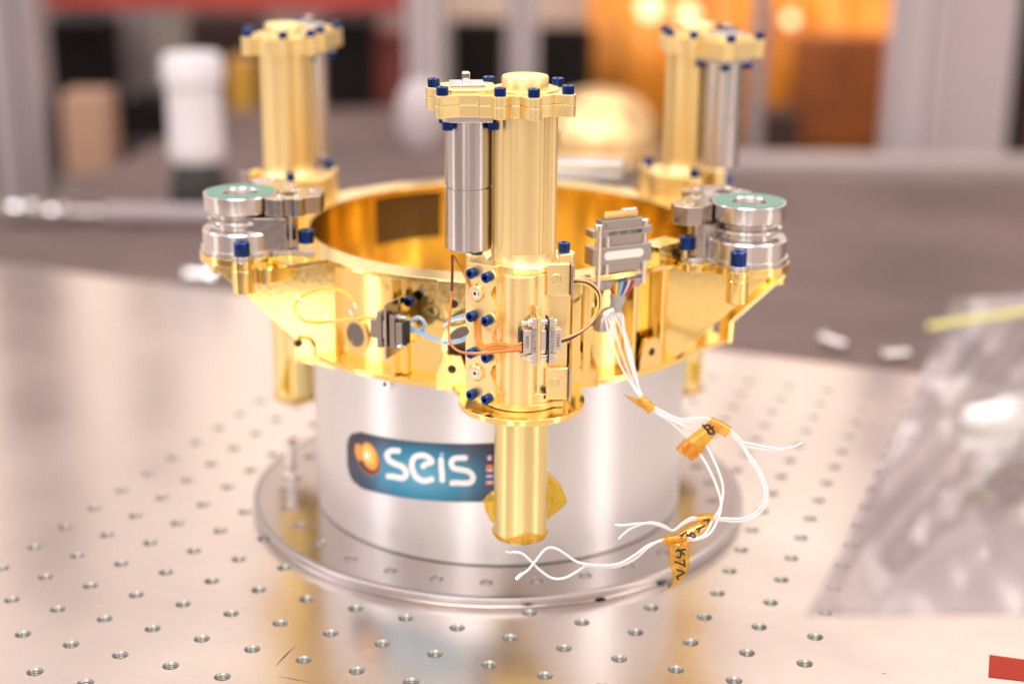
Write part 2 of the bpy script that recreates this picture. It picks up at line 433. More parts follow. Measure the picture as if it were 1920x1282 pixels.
# scratches cut in the plate: short dark gouges and fine bright nicks
mat('gouge', (.10, .07, .06), .6, .5)
def scratch(u0, v0, u1, v1, wd, material='gouge'):
    a, b = onz(u0, v0, .02), onz(u1, v1, .02); d = (b-a).normalized(); nrm = Vector((-d.y, d.x, 0))*wd/2
    M = board.matrix_world.inverted()
    q = MB(); mid = (a+b)/2 + nrm*.6; P = [a, mid-nrm, b, mid+nrm]
    q.prism([(p.x, p.y) for p in P], .004, .03)
    for v in q.bm.verts: v.co = (M @ (v.co*S))/S
    return q.done('scratch', material, board)
mat('nick', (.95, .9, .88), .12, 1)
scratch(515, 1250, 555, 1209, .9); scratch(521, 1267, 585, 1279, .5); scratch(1652, 1261, 1662, 1263, .6)
for _ in range(46):
    u, v = random.uniform(60, 1750), random.uniform(1120, 1275)
    if 800 < u < 1150 and v < 1150: continue
    L_, a = random.uniform(6, 42), R(random.choice([8, 12, 5, 60, -30])+random.uniform(-8, 8))
    scratch(u, v, u+L_*math.cos(a), v+L_*.5*math.sin(a), random.uniform(.08, .22), 'nick')

# ------------------------------------------------------------------ can with round base plate
can = empty('support_can', (0, 0, 0), 'brushed aluminium can with a blue seis sticker carrying the gold ring', 'can')
MB().lathe([(94, 5.02), (95.5, 5.6), (95.5, 96.4), (94.6, 97.4), (80, 97.4), (80, 5.02)], 160, closed=True).done('can_wall', 'aluminium', can, ang=30)
base = MB().lathe([(0, .05), (125.6, .05), (125.6, 5.0), (0, 5.0)], 200).done('base_plate', 'flange_metal', can, ang=30)
cut = MB()
for k in range(30): p = pol(112.8, -92.4+12*k); cut.cyl(p.x, p.y, 1.0, 9, 3.1, 24)
cut = cut.done('cutter', 'flange_metal')
md = base.modifiers.new('holes', 'BOOLEAN'); md.object = cut; md.solver = 'EXACT'
dg = bpy.context.evaluated_depsgraph_get(); me = bpy.data.meshes.new_from_object(base.evaluated_get(dg))
base.modifiers.clear(); base.data = me; me.polygons.foreach_set('use_smooth', [False]*len(me.polygons)); bpy.data.objects.remove(cut)
MB().lathe([(125.65, .05), (128.7, .05), (129, .4), (129, 4.5), (128.6, 5.0), (125.65, 5.0)], 200, closed=True).done('base_rim', 'rim_metal', can, ang=60)
hl = None
for k in range(30):
    p = pol(112.8, -92.4+12*k)
    if hl is None:
        hl = MB().lathe([(3.9, 5.04), (3.05, 4.5), (3.05, 1.2), (0, 1.2)], 24).done('bolt_hole', 'steel_bright', base, recalc=False); h = hl
        base_parent_holes = [hl]
    else: h = hl.copy(); COL.objects.link(h); h.parent = base
    h.location = p*S
put(S_SILVER, 'screw', can, pol(95.5, -122.6, 91.5), pol(1, -122.6)).scale = (1.6, 1.6, 1.8)
# hexagon stud standing in a hole of the base plate
st = MB().cyl(0, 0, 5, 7, 5.2, 6); st.cyl(0, 0, 7, 24, 3.1, 24, .4)
o = st.done('hex_bolt', 'steel_bright', can, bevel=.2, loc=(-112, 12, 0))
# sticker ------------------------------------------------------------
RS = 95.72
zc = lambda a: 48.0+(a+132)*.125
a0, a1, hh = -140.3, -84.5, 14.6
q = MB(); NX, NZ = 72, 14; uvs = []
grid = []
for iz in range(NZ+1):
    row = []; t = iz/NZ*2-1
    for ix in range(NX+1):
        s_ = ix/NX; lenmm = (a1-a0)*math.pi/180*RS; rad = 11.0
        inset = rad-math.sqrt(max(0, rad*rad-max(0, abs(t)*hh-(hh-rad))**2))
        s2 = (inset+(lenmm-2*inset)*s_)/lenmm; a = a0+(a1-a0)*s2
        p = pol(RS, a, zc(a)+t*hh); row.append(p); uvs.append((s2, (t+1)/2))
    grid.append(row)
q.sheet(grid); 
sticker = q.done('sticker', 'sticker_print', can, recalc=False)
uvl = sticker.data.uv_layers.new(name='UVMap')
for lp in sticker.data.loops: uvl.data[lp.index].uv = uvs[lp.vertex_index]
def on_can(x, y, r): return onr(640+x/6.4, 780+y/6.4, r)       # photo crop -> can surface
def ribbon(name, pts, wd, material, r):
    P = catmull([Vector((x, y, 0)) for x, y in pts], 8); rows = [[], []]; n = len(P)
    for i, p in enumerate(P):
        t = (P[min(i+1, n-1)]-P[max(i-1, 0)]).normalized(); nn = Vector((-t.y, t.x, 0))
        f = min(1, .62+i*.2, .62+(n-1-i)*.2)
        for k, sg in enumerate((-1, 1)):
            c = p+nn*sg*wd/2*f; rows[k].append(on_can(c.x, c.y, r))
    return MB().sheet(rows).done(name, material, sticker, recalc=False)
def blob(name, cx, cy, rx, ry, tilt, material, r, n=40, fn=None):
    q = MB(); P = []
    for k in range(n):
        a = 2*math.pi*k/n; f = fn(a) if fn else 1; x, y = rx*f*math.cos(a), ry*f*math.sin(a); t = R(tilt)
        P.append(on_can(cx+x*math.cos(t)-y*math.sin(t), cy+x*math.sin(t)+y*math.cos(t), r))
    c = q.bm.verts.new(on_can(cx, cy, r)); V = [q.bm.verts.new(p) for p in P]
    for k in range(n): q.bm.faces.new((c, V[k], V[(k+1) % n]))
    return q.done(name, material, sticker, recalc=False)
mat('print_copper', (.30, .09, .025), .4); mat('print_orange', (.85, .33, .04), .4); mat('print_amber', (.95, .55, .12), .4)
mat('print_cream', (.95, .82, .62), .4); mat('print_blue', (.05, .10, .45), .4); mat('print_red', (.6, .03, .04), .4); mat('print_navy', (.02, .02, .05), .4)
mat('print_yellow', (.85, .5, .03), .4)
for t_ in ([(712, 418), (640, 412), (585, 420), (548, 465), (580, 535), (650, 572), (730, 605), (775, 665), (765, 725), (720, 742), (630, 725), (535, 715)],
           [(962, 618), (1010, 575), (1085, 548), (1040, 490), (960, 468), (880, 492), (845, 570), (860, 660), (905, 735), (985, 775), (1065, 762), (1112, 748)],
           [(1195, 490), (1200, 600), (1208, 700), (1212, 795)],
           [(1515, 500), (1430, 500), (1350, 512), (1318, 560), (1350, 622), (1440, 642), (1530, 665), (1580, 725), (1560, 785), (1490, 803), (1390, 798), (1300, 805)]):
    ribbon('letter', t_, 66, 'white_print', RS+.10)
ribbon('letter_dot', [(1190, 480), (1205, 458), (1222, 440)], 40, 'lightblue_wire', RS+.12)
blob('emblem_ring', 325, 525, 132, 205, -22, 'print_copper', RS+.04)
blob('emblem_ring_inner', 318, 510, 112, 182, -22, 'print_navy', RS+.07)
blob('emblem_shell', 212, 430, 44, 105, -12, 'print_orange', RS+.085)
blob('emblem_body', 338, 480, 92, 172, -18, 'print_orange', RS+.10)
blob('emblem_glow', 330, 465, 62, 120, -18, 'print_amber', RS+.13)
blob('emblem_light', 305, 472, 34, 52, -18, 'print_cream', RS+.16)
for fy, cols in ((500, ('print_blue', 'white_print', 'print_red')), (583, ('print_navy', 'print_red', 'print_yellow')), (645, ('print_red', 'white_print', 'print_red')),
                 (718, ('print_blue', 'white_print', 'print_blue')), (795, ('print_red', 'white_print', 'print_red'))):
    for k, c_ in enumerate(cols):
        if fy == 500: xs, ys = (1735+k*28, 1763+k*28), (fy-28, fy+28)
        else: xs, ys = (1740, 1822), (fy-28+k*19, fy-9+k*19)
        MB().sheet([[on_can(xs[0], ys[0], RS+.1), on_can(xs[1], ys[0], RS+.1)], [on_can(xs[0], ys[1], RS+.1), on_can(xs[1], ys[1], RS+.1)]]).done('flag_stripe', c_, sticker, recalc=False)

# ------------------------------------------------------------------ the gold levelling ring with its three legs
ZR = 36
root = empty('levelling_platform', (0, 0, ZR), 'gold plated three-legged levelling ring with blue bolts on the aluminium can', 'instrument')
LEG = [-85.13, 34.87, 154.87]
ARM = [-25.13, 94.87, 214.87]
def adiff(a, b): return (a-b+180) % 360-180
def r_top(a):
    r = 109.5
    for p in ARM:
        d = R(adiff(a, p))
        if abs(d) < R(40): r = max(r, min(15/max(abs(math.sin(d)), 1e-4), 128/math.cos(d)))
    return r
def r_bot(a):
    r = 109.0
    for p in LEG:
        d = R(adiff(a, p)); D = 27.6**2-(125.3*math.sin(d))**2
        if abs(d) < R(30) and D > 0: r = max(r, 125.3*math.cos(d)+math.sqrt(D))
        elif abs(adiff(a, p)) < 16: r = max(r, 109+3.5*(16-abs(adiff(a, p))))
    return r
rg = MB()
rg.polar_plate(lambda a: 95.5, r_top, 146.7, 149.2)
rg.polar_plate(lambda a: 20, r_bot, 97.7, 100.4)
ring = rg.done('ring_flanges', 'gold_polished', root, bevel=.35, loc=(0, 0, -ZR))
wl = MB().lathe([(99.2, 100.45), (101.2, 100.45), (101.2, 146.65), (99.2, 146.65)], 200, closed=True)
wall = wl.done('ring_wall', 'gold_polished', root, loc=(0, 0, -ZR))
def radial(mb, deg, r0, r1, z0, z1, th=2.0, off=0):
    mb.box((r0+r1)/2, off, (z0+z1)/2, r1-r0, th, z1-z0, mx=Matrix.Rotation(R(deg), 4, 'Z'))
def lug_pts(w0, h): return [(-w0/2, 0), (w0/2, 0), (w0/2, h*.45), (w0*.28, h), (-w0*.28, h), (-w0/2, h*.45)]
for p in LEG:
    for d in (-31, 17, 30, 39.5):
        rb = MB(); radial(rb, p+d, 101.3, 108.6, 100.45, 146.65, 2.2)
        if d in (-31, 17, 30): radial(rb, p+d+1.6, 101.3, 104.5, 100.5, 146.6, 4)
        rb.done('rib', 'gold_polished', ring, bevel=.6)
tang = lambda deg, r, z=0: Matrix.Rotation(R(deg), 4, 'Z') @ Matrix.Translation((r, 0, z)) @ Matrix(((0, 0, 1, 0), (1, 0, 0, 0), (0, 1, 0, 0), (0, 0, 0, 1)))   # plane x->tangent, y->up, z->radial
lug0 = None
for p in LEG:
    for d, r_, up in ((-15.5, 110, 1), (15.5, 110, 1), (36, 107.6, 1), (-15, 110.5, 0)):
        if up: M = tang(p+d, r_-1.5, 97.7)
        else: M = tang(p+d, r_-1.5, 149.2) @ Matrix.Rotation(math.pi, 4, 'Z')
        q = MB().prism(lug_pts(15, 17), 0, 2.4, M); l = q.done('lug', 'gold_polished', root, bevel=.4, loc=(0, 0, -ZR))
        M2 = M @ Matrix.Translation((0, 10.5, 0))
        MB().lathe([(0, 2.42), (1.5, 2.43), (1.9, 2.5), (2.0, 2.3)], 16, M2).done('screw_hole', 'dark_hole', l, recalc=False)
# round port in the wall, left, and the cone on the right
for deg, z_, r_ in ((-130.5, 114, 5.8), (-98, 117, 9)):
    M = tang(deg, 101.2, z_)
    o = MB().lathe([(r_, -.2), (r_+2.4, -.2), (r_+2.4, 1.0), (r_, 1.0)], 40, M, closed=True).done('port_ring', 'gold_polished', wall)
    MB().lathe([(0, .3), (r_, .3)], 40, M).done('port', 'port_dark', wall)
# dark window inside the far wall
MB().sheet([[pol(rr, 110+24*k/16, zz) for k in range(17)] for rr, zz in ((99.2, 118), (98.8, 118.3), (98.8, 144.2), (99.2, 144.5))]).done('window_panel', 'brown_window', wall)
# side panels that carry the feet
def panel(name, p0, deg, pix, th=2.2, parent=None):
    u = pol(1, deg); n = Vector((-u.y, u.x, 0)); p0 = Vector(p0); P = []
    for q in pix:
        d = ray(*q); x = CP + d*((p0-CP).dot(n)/d.dot(n)); P.append(((x-p0).dot(u), x.z))
    M = Matrix(((u.x, 0, -n.x, p0.x), (u.y, 0, -n.y, p0.y), (0, 1, 0, 0), (0, 0, 0, 1)))
    k = dict(loc=(0, 0, -ZR)) if parent is root else {}
    return MB().prism(P, -th/2, th/2, M).done(name, 'gold_polished', parent, bevel=.35, **k)
a1 = panel('side_panel', (-77.5, -65.5, 0), 176, [(398, 497), (553, 634), (553, 673), (590, 681), (630, 691), (630, 492), (500, 480)], parent=root)
l1 = panel('panel_lug', (-90, -67.5, 0), 176, [(556, 640), (562, 633), (582, 637), (590, 650), (590, 684), (556, 675)], 2.0, a1)
MB().lathe([(0, 0), (1.7, 0), (2.0, .15)], 16, Matrix.Translation((-94.4, -68.8, 106.6)) @ Matrix.Rotation(math.pi/2, 4, 'X')).done('screw_hole', 'dark_hole', l1, recalc=False)
MB().box(-88, -62, 98.9, 18, 14, 2.3, rz=4).done('panel_foot', 'gold_polished', a1, bevel=.3)
a2 = panel('side_panel', (79, -66, 0), -9, [(1238, 494), (1238, 673), (1257, 678), (1320, 624), (1393, 561), (1446, 516), (1340, 500)], parent=root)
a3 = panel('side_panel', (114, -35.5, 0), 297, [(1352, 500), (1352, 640), (1369, 643), (1372, 603), (1471, 518), (1440, 500)], parent=root)
MB().prism([(84, -62), (111, -38), (114, -33), (100, -20), (90, -40)], 97.9, 100.2).done('panel_foot', 'gold_polished', a3, bevel=.3)
Mr = Matrix.Rotation(R(94.87), 4, 'Z')
for off in (-18, 18):
    M = Mr @ Matrix.Translation((0, off, 0)) @ Matrix(((1, 0, 0, 0), (0, 0, -1, 0), (0, 1, 0, 0), (0, 0, 0, 1)))
    MB().prism([(99, 100.5), (110, 100.5), (142, 140), (142, 146.5), (99, 146.5)], -1.2, 1.2, M).done('side_panel', 'gold_polished', root, bevel=.3, loc=(0, 0, -ZR))
# block screwed on the flange to the right of the harness connector
q = MB(); M = tang(-44, 104, 149.25); q.prism([(-9, 0), (9, 0), (9, 9), (-9, 9)], -6, 6, M)
blk = q.done('flange_block', 'gold_polished', root, bevel=.4, loc=(0, 0, -ZR))
MB().lathe([(0, 6.05), (1.9, 6.05), (2.1, 6.2)], 16, M @ Matrix.Translation((2, 4.5, 0))).done('screw_hole', 'dark_hole', blk, recalc=False)
# grey connector block behind, on the far flange
q = MB(); q.box(50, 118, 153.5, 40, 13, 8, rz=-8); bk = q.done('far_block', 'aluminium', root, bevel=.5, loc=(0, 0, -ZR))
q = MB(); q.box(50, 114, 148.4, 38, 12, 2.2, rz=-8); q.box(50, 116, 146, 36, 9, 7, rz=-8); q.done('block_base', 'steel', bk, bevel=.4)
for x in (38, 57): put(B_MOT, 'bolt', bk, (x, 108.5-(x-50)*.14, 147), (0, -1, 0))

# ---- leg module: local x = outward, y = tangent, z = absolute height
def make_leg(first):
    t = MB()
    up = outline([(0, 0, 12.7), (5, -10.2, 3.1), (5, 10.2, 3.1), (-7, -10.2, 3.1), (-7, 10.2, 3.1), (9.7, -5.5, 1.9), (9.7, 5.5, 1.9)], n=180)
    t.prism(up, 164, 226.4)
    leg = t.done('leg_tower', 'gold_satin', root, ang=32, bevel=.3)
    # flared collar and lower barrel
    b = MB()
    lowo = outline([(0, 0, 15.6), rect(-14, -12.5, 11.5, 18.2), (10, -2, 8.5)], n=180)
    b.prism(lowo, 103.2, 160.5)
    b.done('lower_body', 'gold_satin', leg, ang=32, bevel=.8, seg=3)
    c = MB().lathe([(14.8, 160.4), (15.4, 161.5), (15.0, 163), (13.9, 163.9), (13.25, 165.4), (13.0, 168), (12.2, 168.2), (12.2, 160.4)], 64, closed=True)
    c.done('collar', 'gold_satin', leg)
    rimo = outline([(0, 0, 17.6), rect(-14, -13, 12.5, 17)], n=120)
    MB().prism(rimo, 100.6, 103.4).prism(outline([(0, 0, 16.6)], n=100), 103.3, 108.0).done('bottom_rim', 'gold_satin', leg, bevel=.4)
    for ang in (-28, 3, 32):
        MB().lathe([(0, 16.2), (1.1, 16.2), (1.15, 17.0), (1.5, 17.05)], 14, Matrix.Rotation(R(ang), 4, 'Z') @ Matrix.Translation((0, 0, 109.2)) @ Matrix.Rotation(math.pi/2, 4, 'Y')).done('drain_hole', 'dark_hole', leg, recalc=False)
        MB().lathe([(0, 16.75), (1.0, 16.75)], 12, Matrix.Rotation(R(ang), 4, 'Z') @ Matrix.Translation((0, 0, 106.0)) @ Matrix.Rotation(math.pi/2, 4, 'Y')).done('drain_hole', 'dark_hole', leg, recalc=False)
    # clamp plate with two columns of bolts, face turned 40 deg towards -y
    nrm = Vector((math.cos(R(38)), -math.sin(R(38)), 0)); tg = Vector((math.sin(R(38)), math.cos(R(38)), 0))
    P0 = Vector((11.5, -15, 0))
    F = Matrix(((tg.x, 0, nrm.x, P0.x), (tg.y, 0, nrm.y, P0.y), (0, 1, 0, 0), (0, 0, 0, 1)))     # u along tg, v up, w out
    RZ = (159.3, 140.4, 124.0, 105.2); 
    pts = []
    left = -12.8
    for zz in (103.0,): pts += [(left+1, zz), (3.2, zz)]
    pts += [(3.2, 110), (1.2, 113), (0, 116.5), (1.2, 119.5), (3.2, 121.5), (3.2, 129.5), (1.5, 132), (1.5, 135.5), (3.2, 138), (3.2, 145), (1.2, 148), (0, 151), (1.2, 154), (3.2, 157), (3.2, 164), (left+1, 164)]
    pts += [(left, 157), (left, 147), (left, 136), (left+2, 133), (left, 130), (left, 111)]
    MB().prism(pts, -6, 0, F).done('clamp_plate', 'gold_satin', leg, bevel=.5)
    MB().prism([(3.0, 103.1), (9.0, 103.1), (9, 163.9), (3.0, 163.9)], -9, -2.6, F).done('clamp_step', 'gold_satin', leg, bevel=.5)
    for zz in RZ:
        for uu, ww in ((0, 0), (-8.2, -0.6)):
            z2 = zz+(.3 if uu else 0)
            M = F @ Matrix.Translation((uu, z2, 0))
            if uu == 0: MB().lathe([(0, .9), (3.1, .9), (3.3, .6), (3.3, -1)], 24, M).done('bolt_boss', 'gold_satin', leg)
            pos = F @ Vector((uu, z2, ww+.9)); put(B_SMALL, 'bolt', leg, pos, nrm, random.uniform(0, 1))
    for zz in (151, 115.5):
        M = F @ Matrix.Translation((-6.6, zz, 0))
        MB().lathe([(0, .8), (1.9, .8), (1.9, 1.4), (3.1, 1.4), (3.9, .6), (4.1, -.5)], 28, M).done('insert_boss', 'gold_satin', leg)
        s_ = put(S_SILVER, 'screw', leg, F @ Vector((-6.6, zz, .85)), nrm); s_.scale = (.95, .95, .6)
    # upright bars of the ring clamp on the other side
    q = MB(); q.box(-4, 23.5, 131, 6, 4, 46); q.box(-9, 29, 131, 6, 3.4, 44); q.box(-12, 21, 148, 8, 16, 6); q.box(-10, 18, 131, 5, 3, 50)
    q.done('clamp_bar', 'gold_polished', leg, bevel=.5)
    # two bent clips with a spring screw
    for z0, z1 in ((150.8, 165), (104.6, 119)):
        q = MB(); q.box(13.2, 13.6, (z0+z1)/2, 2.2, 10, z1-z0); c = q.done('clip', 'gold_satin', leg, bevel=.8, seg=3)
        q = MB(); q.box(14.4, 19.1, (z0+z1)/2, 7.0, 1.0, z1-z0+.6); q.done('clip_edge', 'steel', c, bevel=.45)
        M = Matrix.Translation((14.3, 12.6, (z0+z1)/2+.6)) @ Matrix.Rotation(math.pi/2, 4, 'Y')
        MB().lathe([(0, .35), (1.9, .35), (2.2, .1), (2.2, -.3)], 24, M).done('spring_screw', 'gold_brushed', c)
    # cap: two plates with lobes, button, motor lid
    BP = [(-9, -37.3), (13.5, -34.6), (16.5, -11.6), (19.6, 1.7), (11.5, 16.4), (-9, 14.5), (-13.5, -14), (-17, 1)]
    shp = [(0, 0, 16.4), rect(-12.5, -36.5, 12.6, -9), rect(-12.5, -20, 14.8, 1)] + [(x, y, 3.25) for x, y in BP]
    for x, y in BP:
        cy_ = -24 if y < -20 else (0 if abs(x) > 0 else 0); d_ = Vector((x, y-cy_)).normalized()*1; px, py = -d_.y*2.9, d_.x*2.9
        bx, by = x*.6, cy_+(y-cy_)*.6
        shp.append([(bx+px, by+py), (bx-px, by-py), (x-px, y-py), (x+px, y+py)])
    base_o = outline(shp, (-1, -10), 260)
    MB().prism(base_o, 226.3, 231.35).done('cap_base', 'gold_satin', leg, bevel=.3, ang=30)
    lid = MB().prism(base_o, 231.5, 235.4).done('cap_lid', 'gold_satin', leg, bevel=.45, ang=30)
    MB().prism(outline([(0, 0, 14.2), (9, -2, 5)], n=120), 235.3, 236.4).done('lid_plateau', 'gold_satin', leg, bevel=.4)
    MB().lathe([(9.7, 236.3), (9.7, 240.6), (9.3, 241.3), (8.6, 241.5), (0, 241.5)], 72).done('cap_button', 'gold_satin', leg, ang=30)
    oc = [(-10.5, -31), (-7, -35), (7.5, -35), (11.5, -31), (11.5, -16.5), (8, -12.5), (-7.5, -12.5), (-10.5, -16)]
    MB().prism(oc, 235.3, 237.3).done('motor_lid', 'gold_satin', leg, bevel=.5)
    for (x, y) in ((-7, -30), (8, -30), (8, -17), (-7, -17)): pass
    MB().box(.4, -24, 238.0, 14.6, 14.2, 1.2).done('square_plate', 'steel_bright', leg, bevel=.25)
    MB().box(-.5, -24.4, 240.6, 3.4, 3.4, 4.4).box(2.4, -24.4, 239.2, 4, 3.0, 1.6).done('square_nub', 'steel_bright', leg, bevel=.6)
    for x, y in BP: put(B_CAP, 'bolt', leg, (x, y, 235.3), (0, 0, 1), random.uniform(0, 1))
    # motor
    MB().prism([(-10.5, -34.5), (8.5, -34.5), (10.5, -32.5), (10.5, -14), (-10.5, -14)], 223.6, 226.25).done('motor_flange', 'connector_light', leg, bevel=.3)
    for x, y in ((8.5, -32.3), (8.0, -13.6), (-8, -13.2), (-8, -33)): put(B_MOT, 'bolt', leg, (x, y, 223.6), (0, 0, -1))
    mo = MB().lathe([(0, 168.7), (9.2, 168.7), (9.9, 169.4), (9.9, 195.3), (9.3, 195.5), (9.3, 196.0), (9.9, 196.2), (9.9, 223.6), (0, 223.6)], 72, Matrix.Translation((0, -23.4, 0)))
    # own origin on its axis so that the turned finish runs round it
    mo.done('motor', 'steel_turned', leg, ang=30, origin=(0, -23.4, 168.7))
    # tube and the inner bracket with its two bolts
    tu = MB().lathe([(10.6, 52), (10.6, 37.4), (11.4, 36.8), (12.0, 37.4), (12.0, 97.7), (10.6, 97.7)], 72); tu.done('lower_tube', 'gold_brushed', leg)
    q = MB().prism(outline([(-8, 0, 17), (-13, -19, 5), (-13, 19, 5)], (-8, 0), 100), 147.5, 163); q.done('inner_bracket', 'gold_satin', leg, bevel=.8)
    for y in (-19, 19): put(B_MOT, 'bolt', leg, (-13.5, y, 163), (0, 0, 1)).scale = (1.15, 1.15, 1.3)
    return leg
def kapton_skirt(leg, k):
    q = MB(); rows = [[], [], [], []]; n = 60
    for i in range(n+1):
        a = R(360*i/n); top = 38.6+1.5*math.sin(a*2+1)+1*math.cos(a*3)+random.uniform(-.4, .4); wob = .25*math.sin(7*a)
        for row, (r_, z_) in zip(rows, ((3, 35.4), (11.7, 35.5+random.uniform(-.2, .2)), (12.35+wob*.4, 37.5), (12.5+wob, top))): row.append((r_*math.cos(a), r_*math.sin(a), z_))
    sk = q.sheet(rows).done('kapton_tape', 'kapton_yellow', leg, solid=.04)
    def flap(pts, x, bow):
        cy = sum(p[0] for p in pts)/len(pts); cz = sum(p[1] for p in pts)/len(pts); g = []
        for f in (0, .35, .7, 1):
            g.append([(x+bow*(1-f*f)+random.uniform(-.15, .15), cy+(y-cy)*f, cz+(z-cz)*f) for y, z in pts+pts[:1]])
        return MB().sheet(g).done('tape_flap', 'kapton_yellow', leg, solid=.07)
    flap([(9, 39), (9, 60), (12.4, 63.5), (15, 61.5), (18.2, 57.5), (20.4, 52.5), (21.6, 48.5), (19, 45.5), (15.4, 42.5), (12.5, 40)], -4.5, 1.5)
    flap([(-9, 55), (-12.6, 57), (-16.8, 52.5), (-15.6, 46.5), (-13.2, 41.6), (-9.5, 38.4), (-6.3, 37.0), (-2, 37.2), (2, 36.9), (1, 42)], -1.0, 1.2)
    return sk
leg0 = make_leg(True); kapton_skirt(leg0, 0)
legs = [leg0, copy_tree(leg0, root), copy_tree(leg0, root)]
for l, dg_ in zip(legs, LEG):
    p = pol(125.3, dg_, -ZR); l.location = p*S; l.rotation_euler.z = R(dg_)

# ---- foot module (steel puck with green ring): local +x = direction of its ear
def make_foot():
    BO = [(3.2, -20.8), (-14.3, 15.6), (31, -10), (9, 27)]
    q = MB().prism(outline([(0, 0, 19.8)]+[(x, y, 4.9) for x, y in BO[:3]]+[rect(0, -12, 30, 14), (9, 22, 8)], (4, 2), 200), 146.6, 150.4)
    foot = q.done('foot_flange', 'gold_polished', root, bevel=.3)
    for i, (x, y) in enumerate(BO[:2]+[(13, -15.5)]):
        MB().cyl(x, y, 135.4 if i < 2 else 139, 146.55, 4.9, 32, .5).done('flange_boss', 'gold_polished', foot)
    MB().prism([(4, -19), (16, -17), (24, -8), (24, 0), (0, 0)], 138.5, 146.5).done('flange_web', 'gold_polished', foot, bevel=.5)
    sf = MB().prism(outline([(0, 0, 19.2)]+[(x, y, 4.7) for x, y in BO[:2]]+[rect(0, -11, 30, 13), (31, -10, 4.2), (9, 22, 7)], (4, 2), 200), 150.5, 153.0)
    body = sf.done('steel_flange', 'steel_turned', foot, bevel=.25)
    MB().lathe([(0, 153), (18.2, 153), (18.3, 160.6), (17.6, 161.5), (14.2, 162.3), (13.4, 163.2), (14.4, 164.2), (15.9, 165.2), (15.7, 166.3), (13.6, 167.3), (12.9, 168.5), (13.6, 169.6), (16.8, 170.1), (17.0, 170.6), (17.0, 177.3), (16.7, 177.8), (8.6, 177.8), (8.1, 177.2), (7.6, 170.6), (0, 170.4)], 96).done('puck', 'steel_turned', foot, ang=28)
    MB().prism(outline([rect(4, -13.8, 23, 12), (9, 19, 6.5), (22, -5, 5)], (10, 0), 120), 153.1, 168.4).done('steel_block', 'steel', foot, bevel=.5)
    ear = [(13, -12.6), (15, -13.8), (18, -14.6), (21, -14.2), (22.6, -12.2), (25.2, -12.0), (26.8, -13.6), (29.2, -13.6), (30.5, -11.8), (31.0, -9.6), (37.6, -5.8), (37.8, 9), (33, 13.5), (29, 11), (25, 14), (21, 22), (16, 32), (9, 35), (2.5, 32.5), (.5, 26), (3.5, 19.5), (4, 17.3), (10.5, 14.6), (14.8, 10), (17.0, 4.5), (17.6, -2), (16.2, -7.6)]
    MB().prism(ear, 169.0, 177.4).done('ear_plate', 'steel', foot, bevel=.35, ang=25)
    MB().lathe([(8.9, 178.0), (16.0, 178.0), (16.0, 177.7), (8.9, 177.7)], 72, closed=True).done('green_ring', 'green_label', foot)
    MB().lathe([(5.2, 170.6), (5.4, 174.4), (3.4, 174.9), (2.6, 172.0), (0, 171.8)], 40).done('centre_boss', 'steel_bright', foot)
    for x, y in BO: put(B_BIG, 'bolt', foot, (x, y, 153.2 if (x, y) != BO[2] and (x, y) != BO[3] else 156.5), (0, 0, 1), random.uniform(0, 1))
    for x, y, s_ in ((20, -9, 1), (27.6, -9.2, .8), (25, 4, 1.1), (9, 27.5, 1.5), (20, 15, 1.3), (33, 5, .9)):
        o = put(S_SILVER, 'screw', foot, (x, y, 177.0), (0, 0, 1), random.uniform(0, 1)); o.scale = (s_, s_, .8)
    MB().lathe([(0, 177.5), (3.4, 177.5)], 28, Matrix.Translation((22.5, -2.5, 0))).done('ear_hole', 'dark_hole', foot, recalc=False)
    MB().box(0, 0, 0, 1.0, .8, 5).box(.9, .2, -.6, .8, .8, 3.2).done('thread_drip', 'black_plastic', foot, loc=(2.6, -24.6, 153.4))
    return foot
foot0 = make_foot()
feet = [foot0, copy_tree(foot0, root), copy_tree(foot0, root)]
for k, (f_, pa, rz) in enumerate(zip(feet, (207.4, -32.6, 87.4), (0, 120, 240))):
    p = pol(134.7, pa, -ZR); f_.location = p*S; f_.rotation_euler.z = R(rz)

